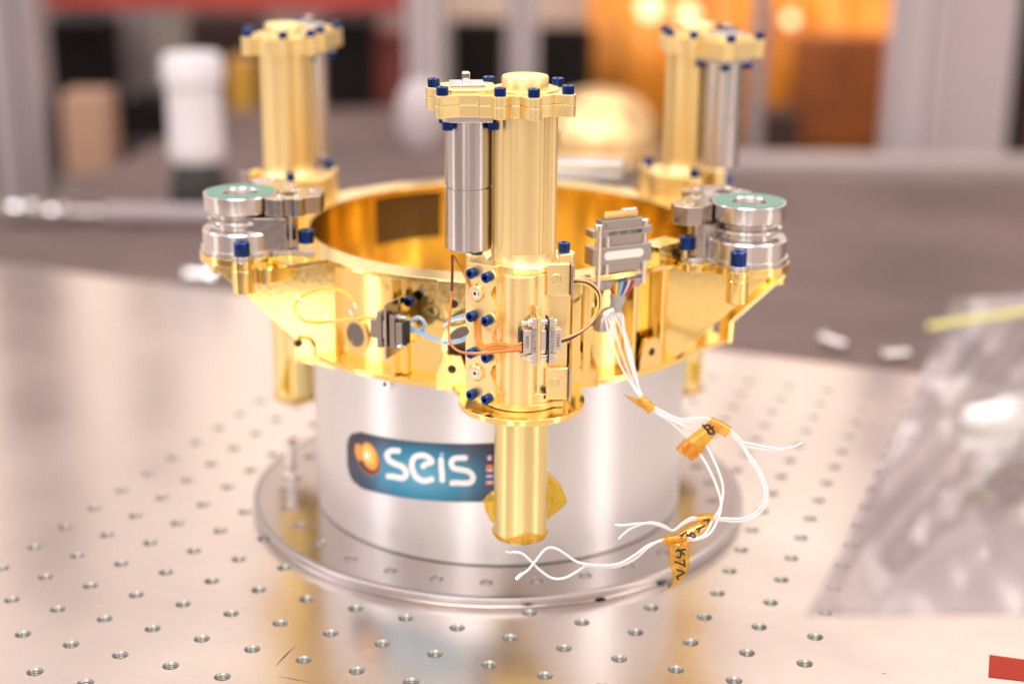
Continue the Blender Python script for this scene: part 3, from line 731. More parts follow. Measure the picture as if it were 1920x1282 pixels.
# ---- front micro connector pair: local x along the plug axis, z long side, -y towards the viewer
def lie(M, ry=0): return M
fc = empty('connector_pair', (0, 0, 0), parent=root)
bpy.data.objects.remove(fc)
def mdm_front():
    q = MB().box(-6.55, 0, 0, 3.7, 5.2, 9.3); c = q.done('front_connector', 'connector_light', root, bevel=.3)
    MB().box(-9.1, 0.2, 0, 1.6, 4.6, 9.0).done('potting', 'black_plastic', c, bevel=.2)
    MB().box(-3.55, .3, 0, 2.1, 6.4, 18.4).done('plug_flange', 'connector_light', c, bevel=.35)
    MB().box(-1.7, .3, .1, 1.5, 6.2, 19).box(-1.7, 3, 10.5, 1.5, 3, 4).done('mount_bracket', 'gold_satin', c, bevel=.3)
    MB().box(.55, .3, 0, 2.9, 4.6, 8.6).done('shell', 'connector_light', c, bevel=.8, seg=3)
    MB().box(2.15, .3, 0, .35, 6.6, 17.6).done('gasket', 'black_plastic', c)
    MB().box(3.65, .3, 0, 2.3, 6.4, 18.2).done('receptacle_flange', 'connector_light', c, bevel=.35)
    MB().box(6.4, .2, .1, 3.1, 5.0, 9.0).done('receptacle_body', 'connector_light', c, bevel=.4)
    for z in (6.9, -6.9):
        MB().rod((-9.0, 0, z), (-4, 0, z), .8).done('jackscrew', 'steel_bright', c)
        MB().rod((-6.2, 0, z), (-4.4, 0, z), 1.55, 6).rod((-5.3, 0, z), (-4.5, 0, z), 1.9, 16).done('nut', 'connector_light', c, bevel=.15)
        MB().rod((-1, 0, z), (2, 0, z), 1.3, 16).done('spacer', 'steel_bright', c)
        MB().rod((4.5, 0, z), (6.2, 0, z), 1.2, 16).done('screw_head', 'connector_light', c, bevel=.2)
    fr = Matrix.Rotation(math.pi/2, 4, 'X'); vert = Matrix.Rotation(math.pi/2, 4, 'Z'); vertd = Matrix.Rotation(-math.pi/2, 4, 'Z')
    text('340107701B', 2.05, c, Matrix.Translation((-3.5, -2.95, .4)) @ fr @ vert, squeeze=.95)
    text('1350A', 1.9, c, Matrix.Translation((-6.6, -2.65, 0)) @ fr @ vert)
    text('G3401077018', 2.05, c, Matrix.Translation((3.7, -2.95, .4)) @ fr @ vertd, squeeze=.9)
    text('1344A', 2.0, c, Matrix.Translation((6.4, -2.35, 0)) @ fr @ vertd)
    return c
c1 = mdm_front(); c1.location = Vector((18.6, -145.5, 134.2-ZR))*S; c1.rotation_euler = (0, 0, R(9)); c1.scale = (1, 1, 1.1)
# left connector on its steel plate
def mdm_left():
    q = MB().box(-6.5, 0, 0, 3.6, 5, 8.4); c = q.done('left_connector', 'connector_metal', root, bevel=.3)
    MB().box(-3.6, 0, 0, 2.4, 6, 16.5).done('plug_flange', 'connector_metal', c, bevel=.3)
    MB().box(-1.2, 0, 0, 2.4, 4.6, 8.4).done('shell', 'connector_light', c, bevel=.6)
    MB().box(.3, 4, 0, 1.1, 17, 25).done('steel_plate', 'steel', c, bevel=.3)
    MB().box(2.9, 0, 0, 2.6, 6.4, 15.5).done('receptacle_flange', 'connector_metal', c, bevel=.3)
    MB().box(6.0, 0, -.3, 3.4, 5.4, 9.6).done('receptacle_body', 'connector_metal', c, bevel=.3)
    MB().box(8.4, 0, -.5, 1.6, 5.2, 10.2).done('potting', 'black_plastic', c, bevel=.3)
    for z in (6.2, -6.2):
        MB().rod((-5.4, 0, z), (-4.6, 0, z), 1.5, 6).rod((-2.4, 0, z), (1, 0, z), 1.2, 12).done('spacer', 'connector_metal', c)
        MB().rod((4.0, 0, z), (6.2, 0, z), 1.5, 6).rod((6, 0, z), (8.4, 0, z), .9, 12).done('jackscrew', 'steel_bright', c)
    MB().prism([(0, -12.5), (14, -8), (14, 10), (0, 12.5)], -.5, .5, Matrix.Translation((.8, 8, 0)) @ Matrix(((0, 0, 1, 0), (1, 0, 0, 0), (0, 1, 0, 0), (0, 0, 0, 1)))).done('steel_bracket', 'gold_polished', c)
    put(B_MOT, 'bolt', c, (4, 13, 10.5), (0, -1, 0))
    return c
c2 = mdm_left(); c2.location = Vector((-48.2, -108, 126.3-ZR))*S; c2.rotation_euler = (0, 0, R(-24))
# harness connector standing on the right flange: local x along its width, -y to viewer, z up
def mdm_tall():
    W = 30.0
    q = MB().box(0, 0, 159.0, W, 7.6, 8.2); c = q.done('harness_connector', 'connector_metal', root, bevel=.3)
    n = 20; P = [(8*1.0+1.9*math.cos(a), 1.9*math.sin(a)) for a in [math.pi*k/n-math.pi/2 for k in range(n+1)]] + [(-8+1.9*math.cos(a), 1.9*math.sin(a)) for a in [math.pi*k/n+math.pi/2 for k in range(n+1)]]
    MB().prism(P, 0, .15, Matrix.Translation((.8, -3.8, 159.2)) @ Matrix.Rotation(math.pi/2, 4, 'X')).done('white_label', 'white_patch', c)
    MB().box(.2, 0, 165.3, 21, 4.8, 5).done('adapter_shell', 'connector_metal', c, bevel=.3)
    MB().box(0, 0, 169.2, W, 7.0, 3.2).done('top_flange', 'connector_metal', c, bevel=.25)
    MB().box(.2, 0, 172.9, 20.5, 5.8, 4.3).done('top_shell', 'connector_metal', c, bevel=.3)
    MB().box(.2, 0, 175.1, 18.8, 4.2, .2).done('insulator', 'black_plastic', c)
    for row, nn in ((-.95, 13), (.95, 12)):
        for k in range(nn):
            x = (k-(nn-1)/2)*1.27+.6
            MB().lathe([(0, 175.1), (.48, 175.1), (.48, 177.6), (.25, 178.1), (0, 178.1)], 8, Matrix.Translation((x, row, 0))).done('pin', 'gold_satin', c)
    MB().box(5.0, .6, 178.3, 7.6, 1.7, 1.0).done('jumper_wire', 'steel_bright', c, bevel=.3)
    MB().box(0, 0, 153, 21, 4.8, 4.4).done('lower_adapter', 'connector_metal', c, bevel=.2)
    MB().box(0, 1, 147.6, W-3, 7, 3.2).done('lower_flange', 'connector_metal', c, bevel=.25)
    MB().box(0, .4, 144.6, 21, 6, 3.2).done('backshell', 'connector_metal', c, bevel=.3)
    for x in (-11.8, 12.2):
        s_ = -3.0 if x < 0 else -1.4
        MB().rod((x, s_, 144.4), (x, s_, 171.6), 1.5, 20).done('jackpost', 'steel_bright', c)
        MB().lathe([(1.3, 171.4), (1.9, 171.6), (1.9, 173.6), (1.3, 173.8), (0, 173.8)], 20, Matrix.Translation((x, s_, 0))).done('post_cap', 'steel_bright', c)
    MB().rod((-7.4, -2.8, 163), (-7.4, -2.8, 168), 1.15, 16).done('inner_post', 'steel_bright', c)
    MB().rod((-7.4, -2.8, 149), (-7.4, -2.8, 155), 1.15, 16).done('inner_post', 'steel_bright', c)
    fr = Matrix.Rotation(math.pi/2, 4, 'X')
    text('M83513/01-DN', 2.5, c, Matrix.Translation((1.5, -3.56, 169.2)) @ fr @ Matrix.Rotation(math.pi, 4, 'Z'), squeeze=1.05, bold=.05)
    text('MWDM2L-25S-6J7-18B-429P', 1.9, c, Matrix.Translation((1, -2.55, 147.6)) @ fr, squeeze=.9, bold=.04)
    text('1', 2.2, c, Matrix.Translation((-8.2, -2.95, 172.8)) @ fr, bold=.05); text('1', 2.2, c, Matrix.Translation((-4.9, -2.45, 165.3)) @ fr)
    text('1', 2.0, c, Matrix.Translation((-7.4, -2.65, 144.6)) @ fr, bold=.03)
    return c
c3 = mdm_tall(); c3.location = Vector((53.4, -91.6, -1.2-ZR))*S; c3.rotation_euler = (0, 0, R(25))

# ------------------------------------------------------------------ wires
def wp(pts, y): return [ony(u, v, (yy[0] if (yy := t) else y)) for u, v, *t in [(a[0], a[1], *(a[2:] or (y,))) for a in pts]]
def offs(P, k, amp):
    rnd = random.Random(k); out = []
    o_ = Vector((rnd.uniform(-1, 1), rnd.uniform(-1, 1), rnd.uniform(-1, 1)))*amp
    for i, p in enumerate(P): out.append(p+o_*(math.sin(i*1.3+k)*.3+.8))
    return out
def strand(name, pts, y, r, material, parent, k=0, amp=0, smooth=8, rel=None, seg=8):
    P = wp(pts, y)
    if amp: P = offs(P, k, amp)
    return MB().tube(P, r, seg, smooth).done(name, material, parent)
wl_ = empty('motor_leads', (0, 0, 0)); bpy.data.objects.remove(wl_)
wires = empty('signal_wires', (0, 0, 0), 'thin orange, brown, blue and yellow wires looping between the gold ring and its connectors', 'wires')
# orange leads behind the bolts of the front leg to the left side of the front connector
for k in range(6):
    strand('orange_wire', [(851, 480, -126), (862, 500, -128), (880, 528+k, -132), (888+k, 560, -128), (889+k*2.2, 610, -136), (891+k*2.4, 640, -142), (905+k, 654-k*1.2, -148), (940, 655-k*2.4, -150), (978, 642+k*3.3, -150)], 0, .42, 'orange_wire', wires, k, .25)
strand('sleeve', [(848, 478, -130), (848, 510, -132), (847, 546, -133)], 0, .62, 'brown_wire', wires)
strand('copper_wire', [(847, 545, -133), (844, 585, -137), (841, 620, -141), (846, 645, -146), (862, 659, -150), (890, 662, -153), (935, 659, -152), (978, 655, -150)], 0, .55, 'copper_wire', wires)
strand('copper_wire', [(847, 545, -133), (843, 590, -138), (842, 625, -141), (849, 648, -146), (866, 661, -150), (892, 664, -153), (935, 661, -152), (978, 658, -150)], 0, .35, 'orange_wire', wires)
# right loop
loopR = [(1062, 526, -134), (1085, 525, -136), (1108, 530, -138), (1124, 548, -138), (1126, 575, -139), (1113, 600, -140), (1092, 619, -142), (1070, 630, -144), (1052, 636, -145)]
for k, (mname, dx, dy) in enumerate((('tan_wire', 0, 0), ('brown_wire', -2, 3), ('black_wire', -1, 5), ('yellow_wire', -5, 6))):
    pts = [(u+dx*(1 if 1 < i < 7 else .3), v+dy*(1 if i < 3 or i > 6 else .5), y) for i, (u, v, y) in enumerate(loopR)]
    strand(mname, pts if k < 3 else pts[:6], 0, .5, mname, wires)
# left: blue and white
strand('lightblue_wire', [(766, 603, -103), (785, 598, -106), (795, 606, -107), (790, 618, -107), (772, 622, -106), (762, 612, -104)], 0, .55, 'lightblue_wire', wires)
strand('white_wire', [(766, 600, -102), (786, 594, -105), (799, 608, -106), (792, 622, -106), (775, 622, -104)], 0, .5, 'white_wire', wires)
strand('lightblue_wire', [(763, 606, -104), (780, 620, -107), (805, 632, -110), (832, 641, -113), (860, 638, -117), (886, 625, -118)], 0, .55, 'lightblue_wire', wires)
strand('lightblue_wire', [(765, 610, -104), (780, 623, -107), (806, 634, -110), (832, 644, -113), (862, 641, -117), (888, 629, -118)], 0, .45, 'white_wire', wires)
strand('white_wire', [(764, 604, -103), (782, 618, -106), (806, 629, -109), (832, 640, -112), (862, 636, -116)], 0, .4, 'lightblue_wire', wires)
strand('white_wire', [(832, 612, -112), (848, 602, -114), (868, 598, -116), (890, 598, -116)], 0, .6, 'white_wire', wires)
strand('lightblue_wire', [(834, 608, -112), (850, 597, -114), (870, 591, -116), (890, 590, -116)], 0, .55, 'lightblue_wire', wires)
strand('tie', [(832, 630, -114), (832, 642, -114.5), (829, 652, -114)], 0, .3, 'white_wire', wires); strand('tie', [(826, 640, -114), (836, 648, -114.5)], 0, .3, 'white_wire', wires)
# left: yellow loop
for k in range(3):
    strand('yellow_wire', [(700, 595, -108), (665, 597, -110), (630, 600+k, -110), (595, 602+k*2, -108), (566, 597+k*2, -104), (553-k, 580, -100), (562-k, 560, -98), (590, 546-k*2, -98), (622, 543-k*2, -98), (648, 552-k*2, -98), (665, 570-k, -99), (675, 588, -100)], 0, .38, 'yellow_wire', wires, k, .35)
for u, v in ((562, 562), (615, 598), (668, 577), (660, 590)):
    strand('tie', [(u-4, v-8, -109), (u, v, -110.5), (u+5, v+9, -109)], 0, .5, 'white_wire', wires)

# white lead bundle -------------------------------------------------
hz = empty('wire_harness', ony(1150, 590, -98), 'bundle of white wires with kapton tape flags hanging from the tall grey connector', 'wire harness')
HO = hz.location/S
def h_obj(mb, name, material, **k):
    o = mb.done(name, material, hz, **k); o.location -= hz.location; return o
def hs(name, pts, r, material, k=0, amp=0, smooth=10, taper=None):
    P = wp(pts, 0)
    if amp: P = offs(P, k, amp)
    return h_obj(MB().tube(P, r, 10, smooth, taper), name, material)
# rainbow fan
cols = ['brown_wire', 'red_wire', 'orange_wire', 'yellow_wire', 'green_wire', 'lightblue_wire', 'violet_wire', 'black_wire', 'white_wire', 'brown_wire', 'red_wire']
for i, c_ in enumerate(cols):
    u = 1143+i*4.7; h_obj(MB().tube([ony(u, 531-i*.6, -95), ony(u*.75+1158*.25-1, 543, -95.5), ony(1151+i*1.7, 560, -96)], .55, 8, 6), 'fan_wire', c_)
h_obj(MB().tube([ony(1159, 553, -96), ony(1156, 570, -96.5), ony(1149, 592, -97)], 3.1, 18, 6, taper=lambda t: 1.25-.5*t), 'sleeve', 'shrink_sleeve')
# white elbow of the wires as they leave the sleeve, then fan down to the first tape
for k, mx_ in enumerate(((1146, 640), (1158, 640), (1164, 655), (1173, 640), (1180, 650), (1170, 625))):
    hs('white_wire', [(1150, 586, -97), (1135+k*3, 590+k, -101), (1136+k*6, 604-k*3, -104), (mx_[0], mx_[1], -110), (mx_[0]+19-k*2, mx_[1]+48, -117), (1195+k*1.4, 738, -124), (1208+k*1.6, 757-k*.8, -126)], .52, 'white_wire')
h_obj(MB().tube([ony(1128, 618, -99), ony(1130, 600, -99), ony(1140, 588, -98.5), ony(1150, 585, -98)], 3.0, 16, 6, taper=lambda t: 1.3-.45*t), 'shield_braid', 'connector_light')
B1 = (1208, 757, -126)
# strands after tape one
for k, d in enumerate(((0, -6), (1, -3), (0, 0), (1, 3))):
    hs('white_wire', [(1206, 756+d[1]*.6, -126), (1240, 776+d[1], -129), (1275, 790+d[1]*.8, -132), (1320, 789+d[1]*.9, -134), (1352, 800+d[1]*.8, -136), (1376, 818+d[1], -138), (1392, 834+d[1], -139)], .52, 'white_wire')
for k in range(2):
    hs('white_wire', [(1390, 829+k*5, -139), (1410, 832+k*7, -140), (1440, 838+k*5, -142), (1465, 841+k*2, -143), (1485, 838-k, -144)], .48, 'white_wire')
hs('bare_end', [(1478, 840, -144), (1490, 836, -144), (1505, 829, -145)], .35, 'white_print')
for k in range(2):
    hs('white_wire', [(1388, 830, -139), (1412-k*6, 862, -142), (1430-k*5, 893, -145), (1439-k*5, 925, -148), (1434-k*5, 950-k*3, -150), (1412-k*4, 970-k*4, -151), (1385, 977-k*5, -152), (1350, 975-k*4, -152), (1320, 974-k*3, -152), (1298, 970+k*4, -153), (1280, 980+k*3, -154), (1262, 994, -156), (1245, 988-k*3, -157), (1222, 981-k*2, -158), (1198, 981+k*3, -159)] + ([(1180, 983, -160), (1160, 985, -161)] if k == 0 else [(1180, 992, -160), (1167, 1003, -161)]), .52, 'white_wire')
hs('bare_end', [(1168, 984, -160.5), (1153, 983, -161)], .4, 'white_print'); hs('bare_end', [(1167, 1002, -161), (1160, 1010, -161.5)], .45, 'white_print')
for k in range(2):
    hs('white_wire', [(1232, 775, -129), (1262, 795+k*-6, -132), (1292+k*18, 826-k*10, -134), (1322+k*16, 866-k*4, -140), (1343+k*12, 910, -146), (1352-k*1, 945+k*4, -150), (1345-k*10, 975+k*2, -154), (1330-k*8, 1000, -158), (1305, 1011-k*3, -161), (1275, 1012-k*4, -163), (1242, 1013-k*2, -165), (1215, 1022+k*4, -167)] +
       ([(1190, 1040, -169), (1160, 1056, -171), (1125, 1059, -173), (1085, 1054, -175), (1060, 1038, -176), (1040, 1027, -177), (1023, 1029, -178), (1005, 1050, -179), (990, 1068, -180), (978, 1076, -181)] if k == 0 else
        [(1192, 1046, -168), (1160, 1061, -170), (1125, 1063, -172), (1100, 1060, -173), (1080, 1072, -174), (1058, 1083, -175), (1035, 1083, -176), (1012, 1068, -177), (994, 1050, -178), (978, 1037, -179), (960, 1034, -180)]), .54, 'white_wire')
hs('bare_end', [(979, 1075, -181), (973, 1080, -181), (968, 1085, -181)], .75, 'white_print'); hs('bare_end', [(962, 1034.5, -180), (955, 1035, -180), (948, 1033, -180)], .35, 'wire_core')
# tapes
def tape(name, corners, material='kapton', nx=8, ny=8, curl=1.0, thick=.08, seed=0):
    """four pixel corners with depth, bilinear, slightly curled"""
    P = [ony(*c) for c in corners]; rnd = random.Random(seed); g = []
    for i in range(nx+1):
        s_ = i/nx; row = []
        for j in range(ny+1):
            t_ = j/ny; p = (P[0]*(1-s_)+P[1]*s_)*(1-t_)+(P[3]*(1-s_)+P[2]*s_)*t_
            p = p+Vector((0, -curl*math.sin(math.pi*s_)*1.5+rnd.uniform(-.08, .08), 0)); row.append(p)
        g.append(row)
    return h_obj(MB().sheet(g), name, material, solid=thick)
def band(name, a, b, r, material='kapton'):
    return h_obj(MB().tube([ony(*a), (ony(*a)+ony(*b))/2+Vector((0, 0, .3)), ony(*b)], r, 14, 5), name, material)
band('tape_band', (1199, 748, -126), (1222, 768, -127), 2.4)
tape('tape_tail', [(1168, 738, -125), (1200, 748, -127), (1219, 772, -127), (1190, 757, -126)], curl=.4, ny=3)
band('tape_band', (1330, 791, -135), (1366, 810, -137), 2.6)
fl = tape('tape_flag', [(1330, 789, -136), (1356, 800, -137), (1297, 864, -138), (1268, 838, -137)], curl=.8, seed=3)
tape('tape_flag', [(1285, 821, -137.4), (1320, 845, -138.2), (1301, 863, -138.3), (1266, 842, -137.4)], curl=.6, seed=4)
band('tape_band', (1308, 973, -152), (1337, 972, -152), 2.3)
f2 = tape('tape_flag', [(1310, 975, -154), (1336, 982, -154), (1282, 1027, -165), (1254, 1009, -164)], curl=.7, seed=5)
band('tape_band', (1248, 1013, -164.5), (1285, 1011, -163), 2.3)
tape('tape_tail', [(1222, 1013, -165), (1250, 1006, -165), (1262, 1024, -166), (1245, 1018, -165.5)], curl=.2, ny=3)
# curved RT1 flag
g = []
ed = [((1253, 1022), (1290, 1016)), ((1254, 1042), (1292, 1035)), ((1257, 1062), (1293, 1055)), ((1262, 1078), (1290, 1072)), ((1262, 1092), (1281, 1086)), ((1250, 1102), (1264, 1098)), ((1234, 1113), (1240, 1108))]
for i, (l_, r__) in enumerate(ed):
    row = []
    for j in range(7):
        t_ = j/6; row.append(ony(l_[0]*(1-t_)+r__[0]*t_, l_[1]*(1-t_)+r__[1]*t_, -166-1.6*math.sin(math.pi*t_)-(i > 3)*(i-3)*.8))
    g.append(row)
f3 = h_obj(MB().sheet(g), 'tape_flag', 'kapton', solid=.08)
def pen(parent, strokes, y, wd=.55):
    q = MB()
    for s_ in strokes:
        q.tube([ony(u, v, y) for u, v in s_], wd, 6, 4)
    for v in q.bm.verts: v.co.y = y+(v.co.y-y)*.25
    o = h_obj(q, 'handwriting', 'marker_black'); return o
pen(fl, [[(1320, 799), (1329, 797), (1339, 811), (1331, 813), (1327, 806), (1338, 800)], [(1317, 796), (1331, 812)]], -140)
pen(f2, [[(1318, 976), (1330, 973), (1326, 979)], [(1305, 992), (1322, 985)], [(1313, 988), (1309, 999)], [(1294, 997), (1303, 1002)], [(1288, 1006), (1299, 999), (1303, 1007), (1286, 1001)], [(1274, 1005), (1288, 996)], [(1280, 1002), (1277, 1009)]], -164.5, .42)
pen(f3, [[(1266, 1033), (1286, 1029)], [(1277, 1032), (1275, 1044), (1267, 1043)], [(1270, 1028), (1284, 1040)], [(1265, 1052), (1285, 1060)], [(1283, 1048), (1284, 1062)], [(1269, 1067), (1284, 1073)], [(1284, 1073), (1270, 1080)], [(1268, 1079), (1272, 1086)]], -169.5, .5)

# ------------------------------------------------------------------ zip bag standing at the right, close to the camera
bag = empty('zip_bag', ony(1720, 1150, -335), 'clear plastic zip bag with crumpled silver foil, right of the wires', 'plastic bag')
BO_ = bag.location/S
def bag_pt(s_, t_, side):
    # s 0..1 left to right, t 0..1 bottom to top
    u = (1512+(1790-1512)*t_**.88)*(1-s_)+(2330+(2200-2330)*t_)*s_; v = 1152*(1-t_)+(560-25*s_)*t_
    dep = -330-side*(9*math.sin(math.pi*min(1, s_*1.2))**.5*(1-t_)**.6*math.sin(math.pi*min(1, t_*3+.05)/2))
    w_ = 2.2*math.sin(7*s_+3*t_+side)+1.4*math.sin(15*s_-8*t_+2*side)+1.8*abs(math.sin(8*t_+10*s_+.6*math.sin(9*t_)))+1.3*abs(math.sin(19*s_-9*t_+math.sin(5*t_)))+.8*abs(math.sin(31*s_+17*t_))
    return ony(u, v, dep+w_*(.3+.7*math.sin(math.pi*t_)))
for side in (1, -1):
    g = [[bag_pt(i/50, j/50, side)-BO_ for i in range(51)] for j in range(51)]
    MB().sheet(g).done('bag_wall', 'bag_film', bag, ang=180)
MB().tube([bag_pt(0, k/20, 0)-BO_ for k in range(21)], .5, 6, 2).tube([bag_pt(k/20, 0, 0)-BO_ for k in range(21)], .5, 6, 2).done('seal_edge', 'bag_film', bag)
mat('zip_yellow', (.70, .66, .22), .4)
g = [ony(1740+i*30, 612-i*4.6, -333) - BO_ for i in range(20)]
MB().tube(g, 1.0, 8, 3).done('zip_strip', 'zip_yellow', bag)
mat('foil', (.95, .95, .93), .32, .25, bump=.3, bscale=150); mat('foil_yellow', (.80, .76, .50), .3, .6)
rnd = random.Random(5)
q = MB(); g = []
for j in range(8):
    row = []
    for i in range(9):
        s_, t_ = i/8, j/7
        u = 1806+s_*420-(1-t_)*20*math.sin(3*s_)+rnd.uniform(-10, 10); v = 690+t_*180+(1-s_)*70*(1-t_)+rnd.uniform(-10, 10)
        row.append(ony(u, v, -341+rnd.uniform(-4.0, 4.0)+10*t_)-BO_)
    g.append(row)
MB().sheet(g).done('foil_packet', 'foil', bag, ang=180)
g = [[ony(1800+i*36+rnd.uniform(-6, 6), 850+j*16+i*2+rnd.uniform(-6, 6), -319+rnd.uniform(-3, 3))-BO_ for i in range(12)] for j in range(7)]
MB().sheet(g).done('inner_wrap', 'foil_yellow', bag, ang=20)
q = MB(); g = [[ony(1640+i*60, 900+j*32+rnd.uniform(-5, 5), -318+rnd.uniform(-3, 3))-BO_ for i in range(11)] for j in range(8)]
mix_mat('inner_film', (.9, .89, .92), .2, (1, 1, 1), (.80, .77, .82), .55, .12)
MB().sheet(g).done('inner_liner', 'inner_film', bag, ang=60)

# red tape stuck on the plate at the lower right
mat('red_tape', (.30, .025, .012), .6, spec=.15)
P = [onz(u, v, .12) for u, v in ((1855, 1227), (1990, 1246), (1990, 1284), (1853, 1268))]
q = MB(); q.prism([(p.x, p.y) for p in P], .05, .3); tag(q.done('red_tape', 'red_tape', origin=(P[0].x, P[0].y, 0)), 'strip of red tape stuck on the plate at the lower right corner', 'tape')

# ------------------------------------------------------------------ blurred things behind
def box_between(name, u0, v0, u1, v1, y, depth, material, label, cat, extra=None, bevel=2, group=None):
    a, b = ony(u0, v0, y), ony(u1, v1, y); q = MB()
    q.box((a.x+b.x)/2, y+depth/2, (a.z+b.z)/2, abs(b.x-a.x), depth, abs(a.z-b.z))
    c = ((a.x+b.x)/2, y+depth/2, min(a.z, b.z))
    return tag(q.done(name, material, bevel=bevel, origin=c), label, cat, group)
mat('slab_grey', (.36, .30, .29), .5); mat('white_plastic', (.66, .63, .65), .45); mat('post_grey', (.34, .29, .30), .45, var=.08, bscale=5)
mat('post_light', (.50, .44, .46), .4); mat('black_box', (.012, .010, .010), .7, spec=.1); mat('kraft', (.60, .36, .24), .6)
mat('brown_dark', (.06, .035, .03), .7, spec=.15); mat('red_paint', (.42, .05, .035), .5); mat('kraft_dim', (.42, .25, .17), .6); mat('dark_red', (.22, .045, .035), .6)
mat('amber_vinyl', (.85, .30, .035), .35, coat=.3, var=.45, bscale=9); mat('amber_dark', (.26, .07, .014), .5, var=.5, bscale=6)
mat('gold_dome', (.85, .60, .30), .34, 1); mat('yellow_plastic', (.50, .26, .03), .5); mat('cream', (.72, .56, .46), .5); mat('panel_mauve', (.50, .42, .43), .5, var=.08, bscale=4)
# white bottle-like column on its black foot
p = ony(371, 318, 720)
bt = empty('white_cylinder', (p.x, 720, -13), 'tall white plastic cylinder with a wider head on a black foot, on the far table', 'cylinder')
Zt = ony(366, 102, 720).z+13; Zb = ony(366, 300, 720).z+13; k_ = (ony(425, 200, 720).x-ony(312, 200, 720).x)/2
MB().lathe([(0, Zb), (k_*.84, Zb), (k_*.96, Zb+(Zt-Zb)*.10), (k_*.89, Zb+(Zt-Zb)*.18), (k_*.89, Zb+(Zt-Zb)*.72), (k_, Zb+(Zt-Zb)*.74), (k_, Zt-6), (k_*.9, Zt), (0, Zt)], 48).done('cylinder_body', 'white_plastic', bt, ang=50)
MB().lathe([(0, 0), (k_*.95, 0), (k_*.95, Zb*.6), (k_*.7, Zb), (0, Zb)], 40).done('cylinder_foot', 'black_plastic', bt)
for zf in (.3, .45, .6): MB().lathe([(k_*.88, Zb+(Zt-Zb)*zf), (k_*.91, Zb+(Zt-Zb)*(zf+.015)), (k_*.88, Zb+(Zt-Zb)*(zf+.03))], 40).done('grip_ring', 'white_plastic', bt)
# wrench lying on the table
w0, w1 = onz(40, 400, -5), onz(420, 405, -5)
wr = empty('torque_wrench', (w0.x, w0.y, -13), 'long wrench with a shiny head and grey handle lying on the far table at left', 'wrench')
d = w1-w0
MB().rod(Vector((45, 0, 8)), Vector((d.x*.45, d.y*.45, 8)), 6, 16).done('shaft', 'steel', wr)
MB().rod(Vector((d.x*.42, d.y*.42, 9)), Vector((d.x*1.0, d.y*1.0, 9)), 9, 20).done('handle', 'post_grey', wr, bevel=2)
MB().cyl(0, 0, 2, 20, 17, 32, 3).cyl(34, -5, 2, 17, 12, 32, 3).box(20, -2, 9, 40, 16, 10).done('wrench_head', 'steel_bright', wr, bevel=1)
# loose screws
for (u, v, a, lab) in ((1568, 640, -50, 'small loose steel screw on the dark table beyond the plate, left one'), (1680, 660, 20, 'small loose steel nut on the dark table beyond the plate near the bag')):
    p = onz(u, v, -8); s_ = empty('loose_screw', (p.x, p.y, -13), lab, 'screw', rz=a)
    MB().rod((-9, 0, 4), (9, 0, 4), 3.0, 16).done('shank', 'steel_bright', s_); MB().rod((-13, 0, 4.6), (-8, 0, 4.6), 4.6, 6).done('screw_head', 'steel_bright', s_, bevel=.4)
p = onz(370, 515, -8); s_ = empty('loose_screw', (p.x, p.y, -13), 'shiny steel nut on the dark table beyond the plate at left', 'screw')
MB().rod((-10, 0, 5), (10, 0, 5), 5, 16).rod((9, 0, 5), (15, 0, 5), 8, 6).done('screw_head', 'steel_bright', s_, bevel=.6)
# frames, crates and curtain behind, each a real object
Y1 = 1450
def post(u0, u1, y, material, label, v0=-60, v1=1400, depth=None):
    a, b = ony(u0, 200, y), ony(u1, 200, y); wd = b.x-a.x; dp = depth or wd*.8
    c = ((a.x+b.x)/2, y+dp/2, -900)
    e_ = empty('frame_post', c, label, 'post', 'upright posts behind the table')
    MB().box(0, 0, 850, wd, dp, 1700).done('post_profile', material, e_, bevel=3)
    for xx in (-.25, .25): MB().box(xx*wd, -dp/2-.5, 850, wd*.06, 2, 1690).done('slot', 'brown_dark', e_)
    MB().box(0, 0, 8, wd*1.5, dp*1.5, 16).done('foot_plate', material, e_, bevel=2)
    return e_
post(-60, 72, 1250, 'post_grey', 'wide grey post at the left edge of the photo')
post(764, 832, 1400, 'post_light', 'grey post just left of the front leg')
post(950, 1006, 1500, 'post_light', 'light grey post right behind the front leg cap')
post(1405, 1432, 1050, 'post_grey', 'thin dark grey rod right of the right rear leg')
post(1668, 1752, 1100, 'post_light', 'pale post at the edge of the orange curtain')
post(215, 285, 1700, 'post_grey', 'grey post between the dark crates, left of the white cylinder')
box_between('wall_panel', 1765, -40, 1905, 300, 1250, 40, 'panel_mauve', 'pale mauve panel standing at the right edge', 'panel')
box_between('side_panel', 1915, -40, 2100, 330, 1250, 60, 'brown_dark', 'brown panel at the far right edge', 'panel')
box_between('white_slab', 1330, 302, 2000, 352, 960, 60, 'slab_grey', 'long pale slab lying at the back of the table on the right', 'slab')
box_between('red_beam', 40, -60, 770, 22, 1500, 60, 'red_paint', 'red horizontal beam across the top left', 'beam')
for (u0, v0, u1, v1, y, dp, m_, lab) in (
    (62, 42, 214, 330, 1600, 200, 'black_box', 'black crate beside the left grey post'),
    (232, 190, 345, 262, 1500, 120, 'black_box', 'low black crate left of the white cylinder'),
    (350, 30, 480, 300, 1750, 160, 'brown_dark', 'dark brown crate behind the white cylinder'),
    (600, 40, 700, 245, 1550, 160, 'black_box', 'black crate right of the left rear leg'),
    (846, 44, 946, 196, 1650, 160, 'black_box', 'black crate behind the motor of the front leg'),
    (1008, 56, 1112, 190, 1650, 160, 'black_box', 'black crate right of the light grey post')):
    box_between('crate', u0, v0, u1, v1, y, dp, m_, lab, 'crate', group='crates behind the table')
box_between('red_crate', 692, 60, 772, 250, 1600, 120, 'dark_red', 'dark red crate left of the grey post', 'crate')
